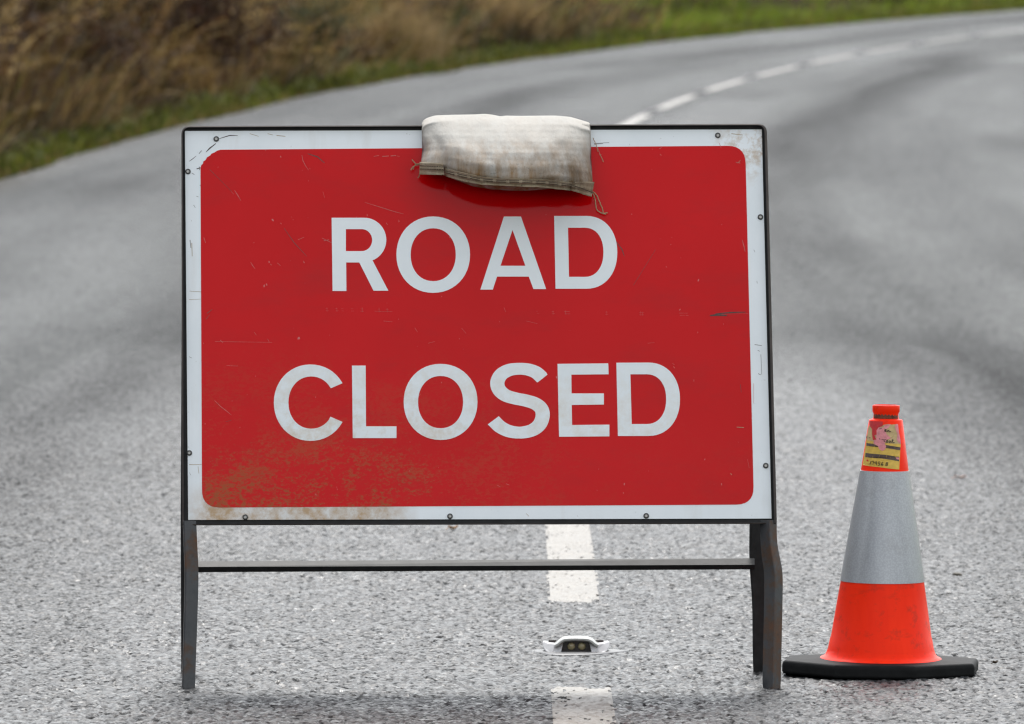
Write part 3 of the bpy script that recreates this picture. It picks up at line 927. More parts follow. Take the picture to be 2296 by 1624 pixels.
bm = bmesh.new()
poly_solid(bm, [[P_TL, P_TR, P_BR, P_BL]], -0.0022, 0.0)
def strokes(bm, lst, off, mi, ):
    """hair marks: each item is (width_px, [(x,y),...]) in frame units"""
    for w, pts in lst:
        for k in range(len(pts) - 1):
            a, b = Vector(pts[k]), Vector(pts[k + 1])
            d = (b - a)
            if d.length < 1e-6: continue
            nn = Vector((-d.y, d.x)).normalized()
            w0 = w * (0.5 if k == 0 else 1) * 0.5; w1 = w * (0.4 if k == len(pts) - 2 else 1) * 0.5
            vs = [bm.verts.new(face(p.x, p.y, off)) for p in (a - nn * w0, b - nn * w1, b + nn * w1, a + nn * w0)]
            f = bm.faces.new(vs); f.material_index = mi
dark_white = [(2.2, [(492, 311), (515, 304), (533, 304)]), (3, [(484, 322), (470, 333), (462, 341)]), (1.5, [(440, 350), (430, 358), (424, 362)]),
    (2.5, [(452, 338), (446, 345)]), (4, [(441, 379), (452, 376)]), (2.5, [(447, 374), (447, 382)]), (2, [(430, 388), (436, 392)]),
    (2.5, [(426, 538), (428, 556)]), (1.6, [(1332, 324), (1352, 322)]), (2, [(1332, 322), (1366, 320)]), (1.6, [(448, 415), (451, 419)]),
    (3, [(1708, 306), (1711, 318)]), (2.2, [(1692, 773), (1708, 775)]), (2, [(1699, 786), (1704, 788)]), (1.6, [(1706, 795), (1708, 840)]), (2.2, [(1700, 838), (1706, 841)]),
    (1.4, [(1697, 630), (1698, 636)]), (1.4, [(1690, 560), (1693, 566)]), (1.6, [(434, 460), (438, 466)]), (1.2, [(425, 1060), (428, 1066)]), (1.5, [(424, 800), (430, 803)]), (1.5, [(445, 442), (440, 440)])]
tan_white = [(3, [(620, 304), (640, 306)]), (2, [(600, 300), (612, 303)]), (3, [(430, 545), (431, 575)]), (2.5, [(424, 1042), (452, 1042)]), (2, [(444, 1046), (446, 1062)]),
    (3, [(1640, 300), (1665, 303)]), (2, [(560, 300), (580, 306)]), (2, [(1180, 1152), (1186, 1158)]), (2, [(455, 655), (425, 653)]), (1.6, [(424, 672), (450, 671)])]
strokes(bm, dark_white, 0.0003, 1); strokes(bm, tan_white, 0.0003, 2)
plate = bmobj('sign_plate', bm, [M_WHITE, M_SCUFF, M_SCUFFT], sign)

bm = bmesh.new()
red_outline = round_quad([(450, 336), (1671, 327), (1690.5, 1131.5), (453, 1138.5)], [44, 40, 40, 40])
# the top left corner is scuffed away to a ragged chamfer
cut = [(449.5, 378), (451, 371), (455, 367), (456, 362), (461, 359), (464, 353), (471, 349), (474, 345), (481, 342), (487, 338), (494, 336)]
red_outline = cut + red_outline[8:]
poly_solid(bm, [red_outline], 0.0001, 0.0005)
pale = [(2, [(838, 351), (850, 349)]), (3.4, [(857, 351), (872, 350)]), (3.6, [(876, 350), (888, 349)]), (1.6, [(890, 350), (896, 351)]), (1.2, [(724, 430), (728, 444)]),
    (1.1, [(677, 348), (679, 360), (685, 372), (692, 382)]), (1.5, [(526, 427), (533, 438), (540, 450)]), (1.2, [(519, 430), (524, 436)]), (1.1, [(818, 454), (850, 464), (885, 475), (905, 480)]),
    (3, [(629, 500), (631, 503)]), (2.4, [(457, 533), (461, 545)]), (3, [(726, 540), (738, 538)]), (2, [(722, 534), (744, 545)]), (1.8, [(668, 538), (682, 532)]), (1.3, [(562, 588), (568, 598), (572, 603)]),
    (2.4, [(606, 592), (609, 595)]), (2, [(622, 590), (629, 596)]), (1.6, [(1340, 330), (1346, 348), (1354, 362)]), (1.6, [(1342, 345), (1350, 348)]), (2.4, [(1480, 346), (1483, 349)]), (2, [(1478, 334), (1484, 331)]),
    (1.5, [(1612, 320), (1617, 332)]), (3.4, [(1650, 364), (1660, 366)]), (1.8, [(1664, 538), (1668, 552), (1671, 565)]), (1.2, [(481, 898), (495, 912), (508, 922), (519, 931)]), (1.2, [(482, 766), (610, 768)]), (2, [(494, 763), (500, 769)]),
    (1.4, [(508, 820), (534, 821)]), (1.5, [(570, 745), (575, 752)]), (1.4, [(600, 760), (604, 768)]), (1.3, [(1035, 736), (1045, 748)]), (1, [(1452, 770), (1468, 768)]), (2, [(1484, 858), (1486, 864)]), (1.4, [(860, 720), (880, 722)]),
    (2.2, [(1510, 822), (1513, 826)]), (1.5, [(1508, 815), (1512, 818)]), (1.4, [(1690, 860), (1690, 905)]), (1, [(1676, 1030), (1680, 1050)]), (1.3, [(1130, 690), (1134, 700)]), (2, [(866, 500), (869, 504)]),
    (1.3, [(960, 770), (975, 766)]), (1.1, [(1180, 720), (1205, 726)]), (2, [(1135, 1085), (1142, 1088)]), (1.6, [(1115, 1088), (1122, 1092)]), (1.5, [(1260, 905), (1263, 912)]), (1.5, [(930, 735), (936, 745)])]
# two rows of little crossed ticks left by a strap across the middle
for x in (733, 755, 768, 790, 812, 850, 868, 1205, 1240, 1268, 1274, 1360, 1436, 1440, 1526, 1533, 1540):
    yy = 692 + (x - 733) * 0.013
    w_ = 0.6 + 0.7 * random.random()
    pale += [(w_, [(x - 3, yy), (x + 4 * random.random() + 1, yy)]), (w_, [(x - 4 * random.random(), yy + 5), (x + 4, yy + 5)])]
    if random.random() < 0.6: pale += [(w_, [(x, yy - 4 * random.random()), (x + 0.5, yy + 7)])]
pale += [(1.0, [(840, 698), (880, 699)]), (0.8, [(1600, 706), (1678, 703)])]
darkr = [(5, [(1592, 708), (1612, 706), (1630, 708)]), (3, [(1604, 704), (1640, 701), (1672, 700)]), (1.4, [(637, 512), (660, 545), (688, 575)]), (2.6, [(464, 703), (476, 694)]), (1.6, [(462, 716), (470, 706)]),
    (2.4, [(690, 345), (712, 352), (728, 366)]), (1.5, [(470, 380), (520, 430)]), (2, [(1660, 862), (1662, 880)]), (1.5, [(1420, 640), (1470, 560)]), (2, [(1380, 540), (1395, 560), (1400, 575)]), (1.4, [(506, 946), (520, 942)])]
tanr = [(3, [(1652, 958), (1668, 959)]), (2.6, [(1638, 1062), (1641, 1065)]), (2, [(1654, 366), (1660, 360)])]
strokes(bm, pale, 0.0008, 1); strokes(bm, darkr, 0.0008, 2); strokes(bm, tanr, 0.0008, 3)
red = bmobj('red_panel', bm, [M_RED, M_SCRATCH, M_SCUFF, M_SCUFFT], plate)

# --- lettering drawn as outlines, measured in two crops of the sign
def cA(p): return ((980 + p[0] / 2.3429) * 0.72704, (640 + p[1] / 2.3429) * 0.72704)
def cB(p): return ((820 + p[0] / 1.7134) * 0.72704, (1080 + p[1] / 1.7134) * 0.72704)
def arc(cx, cy, rx, ry, a0, a1, n=24, pw=2.0):
    out = []
    for i in range(n + 1):
        a = R(a0 + (a1 - a0) * i / n)
        c, s = math.cos(a), math.sin(a)
        out.append((cx + rx * math.copysign(abs(c) ** (2 / pw), c), cy + ry * math.copysign(abs(s) ** (2 / pw), s)))
    return out
GL = []
R_out = [(100, 75)] + arc(335, 235, 160, 160, -90, 62, 24) + [(395, 382), (510, 602), (403, 602), (300, 398), (205, 398), (207, 604), (107, 604)]
R_in = [(203, 157)] + arc(318, 236.5, 75, 79.5, -90, 90, 20) + [(203, 316)]
GL.append(('R', cA, [R_out, R_in]))
GL.append(('O', cA, [arc(834, 341.5, 266, 276, 0, 352.5, 47, 2.08), arc(834, 342, 163, 191, 0, 352.5, 47, 2.12)]))
GL.append(('A', cA, [[(1345, 66), (1468, 66), (1650, 590), (1558, 590), (1525, 500), (1295, 500), (1265, 594), (1175, 594)], [(1407, 163), (1500, 422), (1320, 422)]]))
GL.append(('D', cA, [[(1708, 62)] + arc(1940, 325, 224, 263, -90, 90, 26, 2.15) + [(1718, 588)], [(1808, 147)] + arc(1930, 324.5, 134, 177.5, -90, 90, 22, 2.2) + [(1815, 502)]]))
co = arc(236, 278, 194, 202, -31.5, -328.5, 40, 2.05)
ci = arc(240, 277.5, 121, 138, -326, -34, 36, 2.08)
GL.append(('C', cB, [[(405, 175)] + co[1:-1] + [(405, 380), (341, 352)] + ci[1:-1] + [(343, 202)]]))
GL.append(('L', cB, [[(455, 82), (527, 82), (529, 403), (690, 403), (690, 465), (459, 465)]]))
GL.append(('O', cB, [arc(923, 274, 195, 201, 0, 352.5, 47, 2.08), arc(923, 275, 119, 138, 0, 352.5, 47, 2.12)]))
def catmull(pts, n=6):
    P = [Vector(p) for p in pts]
    P = [P[0] * 2 - P[1]] + P + [P[-1] * 2 - P[-2]]
    out = []
    for i in range(1, len(P) - 2):
        for k in range(n):
            t = k / n
            a, b, c, d = P[i - 1], P[i], P[i + 1], P[i + 2]
            out.append(0.5 * ((2 * b) + (c - a) * t + (2 * a - 5 * b + 4 * c - d) * t * t + (3 * b - a - 3 * c + d) * t ** 3))
    out.append(P[-2])
    return out
sc = catmull([(1463, 150), (1428, 119), (1385, 103), (1335, 99), (1285, 106), (1243, 130), (1223, 170), (1233, 210), (1268, 240), (1320, 256), (1375, 267), (1425, 284), (1456, 312), (1462, 350), (1446, 393), (1408, 423), (1350, 436), (1290, 430), (1240, 407), (1201, 371)])
lft, rgt = [], []
for i, p in enumerate(sc):
    a, b = sc[max(0, i - 1)], sc[min(len(sc) - 1, i + 1)]
    d = (b - a).normalized()
    nn = Vector((-d.y, d.x))
    w = 31 + 6.5 * abs(d.y)
    lft.append(tuple(p + nn * w)); rgt.append(tuple(p - nn * w))
lft[0] = (1437, 170); rgt[0] = (1488, 130); lft[-1] = (1172, 393); rgt[-1] = (1230, 350)
if (Vector(lft[-1]) - Vector(lft[-2])).length > (Vector(rgt[-1]) - Vector(lft[-2])).length:
    lft[-1], rgt[-1] = rgt[-1], lft[-1]
if (Vector(lft[0]) - Vector(lft[1])).length > (Vector(rgt[0]) - Vector(lft[1])).length:
    lft[0], rgt[0] = rgt[0], lft[0]
GL.append(('S', cB, [lft + rgt[::-1]]))
GL.append(('E', cB, [[(1541, 73), (1809, 70), (1811, 128), (1614, 130), (1615, 229), (1786, 229), (1786, 288), (1616, 290), (1618, 396), (1815, 394), (1815, 456), (1549, 458)]]))
GL.append(('D', cB, [[(1852, 67)] + arc(2020, 260, 168, 194, -90, 90, 26, 2.15) + [(1860, 454)], [(1926, 128)] + arc(2012, 259.5, 103, 131.5, -90, 90, 22, 2.2) + [(1933, 391)]]))
for ch, fn, loops in GL:
    bm = bmesh.new()
    poly_solid(bm, [[fn(p) for p in l] for l in loops], 0.0006, 0.0011)
    bmobj('letter', bm, M_LETTER, plate)

# --- screws
for (x, y) in ((485, 312), (1609.5, 304), (1705, 487), (1717, 1044.5), (1449, 1157), (1009, 1158), (550, 1160), (424.5, 1016), (421.5, 385)):
    bm = bmesh.new()
    c = face(x, y, 0.0)
    rings = []
    X = Vector((1, 0, 0))
    for rr, o_ in ((0.0050, 0.0), (0.0050, 0.0012), (0.0040, 0.0028), (0.0024, 0.0031), (0.0024, 0.0022), (0.0019, 0.0022)):
        rings.append([c + (X * math.cos(k * math.pi / 8) + FU * math.sin(k * math.pi / 8)) * rr + FN * o_ for k in range(16)])
    vs = loft(bm, rings, True, True)
    bm.faces.ensure_lookup_table()
    for f in bm.faces:
        if (f.calc_center_median() - c).dot(FN) > 0.0018 and max((v.co - c - FN * (v.co - c).dot(FN)).length for v in f.verts) < 0.0026: f.material_index = 1
    bmobj('screw', bm, [M_SCREW, M_SCREWC], plate)

# --- front frame: steel angle round the plate
def ring_loft(bm, loops_off):
    rings = [[face(p[0], p[1], o_) for p in l] for l, o_ in loops_off]
    vs = [[bm.verts.new(p) for p in r] for r in rings]
    n = len(vs[0])
    for a, b in zip(vs, vs[1:] + vs[:1]):
        for k in range(n):
            bm.faces.new((a[k], a[(k + 1) % n], b[(k + 1) % n], b[k]))
def fr_loop(i):
    # i = inset px per side from the outer outline
    l, t, r, b = i
    return round_quad([(406.5 + l, 283 + t), (1719.5 - r, 278 + t), (1742 - r, 1175 - b), (408.5 + l, 1178.5 - b)], [max(3, 20 - max(l, t))] * 2 + [4, 4], 6)
bm = bmesh.new()
A0 = fr_loop((0, 0, 0, 0)); A1 = fr_loop((3.4, 3.0, 6, 3)); A2 = fr_loop((46, 46, 50, 40))
ring_loft(bm, [(A0, -0.034), (A0, 0.0085), (A1, 0.0105), (A1, -0.0035), (A2, -0.0035), (A2, -0.0065), (A1, -0.0065), (A1, -0.034)])
frame = bmobj('front_frame', bm, [M_BLACKSTEEL, M_RIM], sign)
nl = len(A0)
for i, pl in enumerate(frame.data.polygons):
    if i // nl in (0, 1): pl.material_index = 1  # lit brown on lip and outer wall; shaded recess coloured black
bevel(frame, 0.0012, 2, 50)

def leg(name, rows, prof, n0, mats=M_STEEL, plane=None):
    """rows: (py, x_left, x_right); prof: (fraction across, forward offset m); closed by an inner copy"""
    bm = bmesh.new()
    P = plane or face
    rings = []
    arr = np.array(rows, float)
    ys_ = np.linspace(arr[0, 0], arr[-1, 0], 61)
    cols_ = []
    for c_ in (1, 2):                      # rounded bends
        v_ = np.interp(ys_, arr[:, 0], arr[:, c_])
        pad = np.pad(v_, 3, mode='reflect', reflect_type='odd')
        cols_.append(np.convolve(pad, np.array([1, 2, 3, 4, 3, 2, 1]) / 16.0, mode='valid'))
    rows = list(zip(ys_, cols_[0], cols_[1]))
    for (py, xl, xr) in rows:
        ring = [P(xl + (xr - xl) * f, py, o_ + n0) for f, o_ in prof]
        inner = [P(xl + (xr - xl) * (0.5 + (f - 0.5) * 0.86), py, o_ + n0 - 0.0045) for f, o_ in reversed(prof)]
        rings.append(ring + inner)
    loft(bm, rings)
    o = bmobj(name, bm, mats, sign)
    return bevel(o, 0.001, 2, 40)
# front legs continue the uprights and jog where they were bent
lrows = [(1168, 409, 440), (1180, 410, 441), (1215, 411, 442.5), (1262, 413, 445), (1290, 413.5, 445.5), (1330, 413, 445), (1420, 411, 442), (1500, 408.5, 439), (1551, 407, 437.5)]
leg('leg', lrows, [(0.0, -0.020), (0.04, 0.003), (0.16, 0.0045), (1.0, -0.004)], 0.0105)
rrows = [(1167, 1703.5, 1742), (1200, 1704, 1742), (1228, 1705.5, 1744), (1258, 1709, 1751), (1284, 1713.5, 1755.5), (1320, 1713.5, 1755.5), (1400, 1712, 1754), (1490, 1710, 1752), (1536, 1709, 1751), (1549, 1711, 1750)]
leg('leg', rrows, [(0.0, -0.010), (0.56, 0.007), (0.62, 0.007), (1.0, -0.006)], 0.0085)
# rear frame leans the other way
RY0, RY1, RZ1 = 0.325, 0.215, 0.93          # foot depth, top depth, top height
RLEN = math.hypot(RY1 - RY0, RZ1)
RU = Vector((0, (RY1 - RY0) / RLEN, RZ1 / RLEN))
RN = Vector((0, -RU.z, RU.y))
RP = Vector((0, RY0, 0))
def rear(px, py, off=0.0):
    d = ray(px, py)
    t = (RP + RN * off - EYE).dot(RN) / d.dot(RN)
    return EYE + d * t
leg('leg', [(330, 409, 441), (1172, 404.5, 438), (1290, 405, 439), (1420, 405.5, 438), (1513, 406, 436)], [(0.0, 0.0), (0.1, 0.004), (1.0, 0.0)], 0.0, M_BLACKSTEEL, rear)
leg('leg', [(330, 1676, 1710), (1172, 1680.5, 1712), (1262, 1678.5, 1712), (1300, 1682, 1716), (1330, 1686, 1719), (1420, 1687, 1719), (1500, 1687, 1718), (1513, 1689, 1716)], [(0.0, 0.0), (0.1, 0.004), (1.0, 0.0)], 0.0, M_BLACKSTEEL, rear)
bm = bmesh.new()
rings = []
for xx in (409, 1710):
    c = rear(xx, 332 if xx < 1000 else 328, 0)
    rings.append([c + Vector((0, y_, z_)) for y_, z_ in ((-0.002, -0.016), (-0.002, 0.016), (0.02, 0.016), (0.02, 0.012), (0.003, 0.012), (0.003, -0.016))])
loft(bm, rings)
bmobj('rear_top_bar', bm, M_BLACKSTEEL, sign)
# hinge straps joining the two frames at the top
for xx in (520, 1600):
    bm = bmesh.new()
    c = rear(xx, 322, 0)
    rings = [[c + Vector((x_, y_, z_)) for y_, z_ in ((-0.030, 0.012), (-0.030, 0.018), (0.008, 0.012), (0.008, 0.004))] for x_ in (-0.02, 0.02)]
    loft(bm, rings)
    bmobj('hinge', bm, M_STEEL, sign)
# crossbar: an angle iron with sky-lit top and shaded lip put into its two colours
M_BAR = plain('skylit_grey_bar', (0.055, 0.053, 0.051), 0.6, 0.1, 0.25, 25, 0.5, 0.001)
bm = bmesh.new()
fs = []
rows = []
for (xx, yt, ym, yb) in ((437, 1259, 1271.5, 1283.5), (1692, 1252, 1266.5, 1277)):
    fe = rear(xx, ym, 0.024)
    tp = rear(xx, yt, 0.010)
    lo = rear(xx, yb, 0.019)
    bk = Vector((0, 0.0035, -0.003))
    rows.append([fe, tp, tp + Vector((0, 0.003, -0.003)), fe + Vector((0, 0.006, -0.0015)), lo + Vector((0, 0.004, 0)), lo])
vs = loft(bm, rows)
bm.faces.ensure_lookup_table()
bar = bmobj('crossbar', bm, [M_BAR, M_BLACKSTEEL], sign)
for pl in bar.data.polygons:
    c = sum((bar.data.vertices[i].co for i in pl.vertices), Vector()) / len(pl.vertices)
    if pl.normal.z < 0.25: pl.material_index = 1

# ------------------------------------------------------------------ sandbag over the top edge
def cS(p): return (901.5 + p[0] * 0.22167, 232.65 + p[1] * 0.22167)
top_c = [cS(p) for p in ((190, 190), (240, 142), (330, 112), (500, 105), (750, 100), (830, 93), (930, 105), (1000, 122), (1040, 112), (1200, 115), (1400, 113), (1550, 112), (1700, 125), (1790, 152), (1915, 190))]
bot_c = [cS(p) for p in ((178, 705), (300, 712), (430, 735), (560, 790), (720, 850), (900, 878), (1080, 890), (1250, 893), (1420, 882), (1560, 868), (1700, 875), (1800, 905), (1922, 935))]
lef_c = [cS(p) for p in ((190, 190), (196, 260), (215, 345), (243, 430), (238, 490), (205, 570), (182, 640), (178, 705))]
rig_c = [cS(p) for p in ((1915, 190), (1914, 300), (1903, 430), (1896, 540), (1902, 640), (1920, 740), (1940, 830), (1922, 935))]
def along(curve, t):
    c = np.array(curve); d = np.concatenate([[0], np.cumsum(np.hypot(*np.diff(c, axis=0).T))]); d /= d[-1]
    return np.array([np.interp(t, d, c[:, 0]), np.interp(t, d, c[:, 1])])
def coons(u, v):
    T, B, Lc, Rc = along(top_c, u), along(bot_c, u), along(lef_c, v), along(rig_c, v)
    bl = (np.array(top_c[0]) * (1 - u) + np.array(top_c[-1]) * u) * (1 - v) + (np.array(bot_c[0]) * (1 - u) + np.array(bot_c[-1]) * u) * v
    return T * (1 - v) + B * v + Lc * (1 - u) + Rc * u - bl
bag_c = face(1135, 330, 0)
bag = empty('sandbag', bag_c, 'dirty white woven sandbag draped over the top edge of the red sign', 'sandbag')
def bag_off(u, v):
    fat = 0.30 + 0.70 * (1 - abs(2 * u - 1) ** 3.2)
    prof = interp(v, [0, 0.08, 0.18, 0.32, 0.5, 0.68, 0.82, 0.92, 1.0], [-0.018, 0.010, 0.036, 0.068, 0.099, 0.119, 0.121, 0.104, 0.034])
    o_ = 0.012 + (prof) * fat if v > 0.12 else prof * (0.6 + 0.4 * fat) + 0.012 * min(1, v / 0.12)
    w = mnoise.noise(Vector((u * 7.0, v * 3.0, 1.3))) * 0.009 + mnoise.noise(Vector((u * 17.0, v * 5.0, 4.1))) * 0.004 - 0.016 * math.exp(-((u - 0.07 - 0.16 * (v - 0.45)) / 0.035) ** 2) * (1 if 0.2 < v < 0.95 else 0.3) - 0.010 * math.exp(-((u - 0.9 + 0.10 * (v - 0.5)) / 0.03) ** 2) * v
    return o_ + w * min(1, v * 4) * min(1, 6 * u, 6 * (1 - u))
NU, NV = 60, 34
bm = bmesh.new()
front, rings = [], []
frame_top = 281
for i in range(NU + 1):
    u = i / NU
    ring = []
    for j in range(NV + 1):                 # front, bottom to top
        v = 1 - j / NV
        x, y = coons(u, v)
        ring.append(face(x, y, bag_off(u, v)))
    fat = 0.30 + 0.70 * (1 - abs(2 * u - 1) ** 3.2)
    xt, yt = coons(u, 0)
    crest = ring[-1]
    rb = 0.13 + 0.02 * math.sin(u * 3.1)
    for j in range(1, 13):                  # over the crest and down the back
        t = j / 12
        o_ = -0.018 - 0.030 * t - fat * 0.055 * math.sin(math.pi * min(1, t * 1.05)) - 0.012
        ring.append(face(xt, yt, -0.018) + FN * (o_ + 0.018) - FU * (rb * t ** 1.5) + FU * 0.004 * math.sin(t * 9))
    for j in range(1, 6):                   # back up the inside of the rear flap
        t = j / 5
        ring.append(face(xt, frame_top, 0) + FN * (-0.040) - FU * ((rb - 0.02) * (1 - t)) + FU * (0.004 if t > 0.9 else 0))
    ring.append(face(xt, frame_top, 0) + FN * (-0.012) + FU * 0.006)
    ring.append(face(xt, frame_top, 0) + FN * (0.016) + FU * 0.004)
    for j in range(1, 8):                   # down the inside of the front flap
        v = 0.16 + 0.80 * j / 7
        x, y = coons(u, v)
        ring.append(face(x, y, 0) + FN * min(0.0145, max(0.004, bag_off(u, v) - 0.006)))
    rings.append(ring)
loft(bm, rings)
body = bmobj('bag_body', bm, M_BAG, bag, smooth=True)
sb = body.modifiers.new('sub', 'SUBSURF'); sb.levels = 1; sb.render_levels = 1
def bag_surface(px, py):
    """nearest front-surface offset under a frame point"""
    x0, x1 = 942.0, 1330.0
    u = min(1, max(0, (px - x0) / (x1 - x0)))
    T = along(top_c, u); B = along(bot_c, u)
    v = min(1, max(0, (py - T[1]) / (B[1] - T[1])))
    return bag_off(u, v)
def hem(tops, bots, lift, n=40):
    bm = bmesh.new()
    tops = [cS(p) for p in tops]; bots = [cS(p) for p in bots]
    rows = []
    K = 9
    for i in range(n + 1):
        t = i / n
        a, b = along(tops, t), along(bots, t)
        fr, bk = [], []
        base = bag_surface(a[0], a[1])
        for k in range(K):
            s = k / (K - 1)
            p = a * (1 - s) + b * s
            p = p + np.array([0, 0.9 * mnoise.noise(Vector((t * 14, s * 2 + lift * 99, 7.7)))]) * s
            o_ = max(base - 0.012 * s, bag_surface(p[0], p[1]) if s < 0.3 else 0.01) + lift + 0.0016 * math.cos(s * 2 * math.pi * 2) + 0.002 * mnoise.noise(Vector((t * 11, s * 3, 2.2)))
            fr.append(face(p[0], p[1], o_)); bk.append(face(p[0], p[1], o_ - 0.004))
        rows.append(fr + bk[::-1])
    loft(bm, rows)
    return bmobj('hem', bm, M_HEM, bag, smooth=True)
hem([(428, 652), (600, 692), (800, 737), (1000, 757), (1200, 757), (1450, 766), (1722, 798)], [(440, 737), (600, 784), (800, 822), (1000, 832), (1250, 842), (1450, 852), (1705, 882)], 0.004)
hem([(178, 590), (300, 596), (412, 610)], [(176, 718), (300, 720), (430, 722)], 0.007, 16)
hem([(1716, 806), (1760, 792), (1850, 788), (1946, 792)], [(1708, 880), (1770, 898), (1840, 922), (1916, 944)], 0.007, 16)
def stitch(pts, lift=0.009):
    bm = bmesh.new()
    P = [along([cS(p) for p in pts], t) for t in np.linspace(0, 1, 40)]
    for i in range(0, 39):
        if i % 4 == 3: continue
        a, b = P[i], P[i + 1]
        tube(bm, [face(a[0], a[1], bag_surface(a[0], a[1] - 8) + lift), face(b[0], b[1], bag_surface(b[0], b[1] - 8) + lift)], 0.0009, 4)
    bmobj('stitching', bm, M_STITCH, bag)
stitch([(430, 676), (600, 718), (800, 760), (1000, 776), (1200, 778), (1450, 788), (1716, 816)])
stitch([(432, 694), (600, 738), (800, 778), (1000, 794), (1200, 796), (1450, 806), (1714, 834)])
stitch([(180, 628), (300, 632), (414, 640)], 0.011); stitch([(180, 660), (300, 662), (418, 668)], 0.011)
stitch([(1724, 826), (1800, 850), (1930, 900)], 0.011)
for pts, off in (([(185, 608), (140, 612), (100, 565)], 0.02), ([(180, 615), (140, 622), (108, 640), (88, 672)], 0.018), ([(140, 612), (118, 640), (112, 668)], 0.018), ([(178, 705), (172, 735), (160, 752)], 0.02),
                 ([(1925, 905), (1945, 940), (1956, 1000), (1962, 1060), (1985, 1092), (2030, 1112), (2062, 1120)], 0.010), ([(1930, 890), (1965, 920), (1985, 965), (2012, 1030), (2035, 1085), (2028, 1110)], 0.009), ([(2030, 1112), (2055, 1108), (2078, 1104)], 0.008),
                 ([(1930, 345), (1965, 420), (1982, 490)], 0.005), ([(1998, 510), (2020, 550), (2035, 592)], 0.005)):
    bm = bmesh.new()
    P = [along([cS(p) for p in pts], t) for t in np.linspace(0, 1, 14)]
    tube(bm, [face(p[0] + 0.5 * math.sin(i * 2.1), p[1], off) for i, p in enumerate(P)], 0.0010 if off > 0.006 else 0.0006, 5)
    bmobj('loose_thread', bm, M_THREAD, bag)

# ------------------------------------------------------------------ traffic cone
CC = Vector((0.660, 0.285, 0.0))
cone = empty('traffic_cone', CC, 'orange traffic cone with grey reflective sleeve on a black octagonal base', 'traffic cone')
TILT = R(1.1)
def cp(r, a, z):
    """point on the cone; a=0 faces the lens, positive to the right"""
    v = Vector((r * math.sin(a), -r * math.cos(a), z))
    c, s = math.cos(TILT), math.sin(TILT)
    return CC + Vector((v.x * c + v.z * s, v.y, -v.x * s * 0.55 + v.z * c)) + Vector((-0.004, 0, 0.0035))
def prof_r(z):
    return interp(z, [0.024, 0.167, 0.362, 0.452], [0.0955, 0.074, 0.0425, 0.0300])
def lathe(bm, prof, n=72, cap=True):
    rings = [[cp(r, k * 2 * math.pi / n, z) for k in range(n)] for r, z in prof]
    loft(bm, rings, True, cap)
bm = bmesh.new()
lathe(bm, [(0.109, 0.027), (0.106, 0.0295), (0.101, 0.0312), (0.0975, 0.036), (0.0945, 0.044), (0.0905, 0.064), (0.0895, 0.066), (prof_r(0.15), 0.15), (prof_r(0.25), 0.25), (prof_r(0.362), 0.362), (0.0300, 0.4515), (0.0288, 0.4530),
           (0.0232, 0.4545), (0.0222, 0.458), (0.0222, 0.4635), (0.0243, 0.4680), (0.0243, 0.4765), (0.0236, 0.4785), (0.0205, 0.4790), (0.0195, 0.470), (0.0195, 0.44)])
smooth_angle(bmobj('cone_body', bm, M_ORANGE, cone), 50)
bm = bmesh.new()
lathe(bm, [(prof_r(0.166) - 0.001, 0.1655), (prof_r(0.167) + 0.0014, 0.1655), (prof_r(0.265) + 0.0014, 0.265), (prof_r(0.362) + 0.0014, 0.3625), (prof_r(0.3625) - 0.001, 0.3628)], cap=False)
smooth_angle(bmobj('reflective_sleeve', bm, M_SLEEVE, cone), 50)
bm = bmesh.new()
def octring(rad, z, rot=R(16.7)):
    pts = [cp(rad, rot + k * math.pi / 4, z) - CC for k in range(8)]
    return [CC + Vector((p.x, p.y * 0.78, p.z)) for p in pts]
loft(bm, [octring(0.178, 0.0005), octring(0.185, 0.004), octring(0.185, 0.020), octring(0.181, 0.0255), octring(0.125, 0.0275), octring(0.09, 0.0285)])
bevel(bmobj('base', bm, M_RUBBER, cone), 0.007, 4, 25)
# ring of old tape on the neck
bm = bmesh.new()
n = 60
rings = []
for z, dr in ((0.4550, 0.0004), (0.4580, 0.0007), (0.4612, 0.0007), (0.4625, 0.0004)):
    rings.append([cp(0.0226 + dr, -1.25 + 2.35 * k / n, z + (0.0012 * math.sin(k * 0.9) - 0.0035 * max(0, k / n - 0.55) if z > 0.457 else 0)) for k in range(n + 1)])
loft(bm, rings, False, False)
bmobj('tape_residue', bm, M_TAPE, cone)
# sticker wrapped on the upper part; s = arc position in metres from the front line, z = height
def stick(s, z, lift):
    r = prof_r(z) + lift
    return cp(r, s / r, z)
def zpx(y): return (1510 - y) / 1.256 / 1000.0
def spx(x, y):
    """frame position on the cone's front to arc position"""
    r = prof_r(zpx(y))
    cx = 1976 + (zpx(y)) * math.tan(TILT) * 1256
    return r * math.asin(max(-0.97, min(0.97, (x - cx) / 1256 / r)))
def cK(p): return ((2640 + p[0] / 6.495) * 0.72704, (1230 + p[1] / 6.495) * 0.72704)
def sticker_patch(bm, outline, lift, mi):
    pts = [cK(p) for p in outline]
    sz = [(spx(x, y), zpx(y)) for x, y in pts]
    # fine fan of triangles: subdivide so that it follows the curve
    tris = tessellate_polygon([[Vector((a, b, 0)) for a, b in sz]])
    tb = bmesh.new()
    vs = [tb.verts.new((a, b, 0)) for a, b in sz]
    for t in tris:
        try: tb.faces.new([vs[i] for i in t])
        except ValueError: pass
    bmesh.ops.subdivide_edges(tb, edges=tb.edges, cuts=5, use_grid_fill=True)
    bmesh.ops.triangulate(tb, faces=tb.faces)
    tb.verts.ensure_lookup_table(); tb.verts.index_update()
    nv = [bm.verts.new(stick(v.co.x, v.co.y, lift)) for v in tb.verts]
    for f in tb.faces:
        nf = bm.faces.new([nv[v.index] for v in f.verts]); nf.material_index = mi
    tb.free()
bm = bmesh.new()
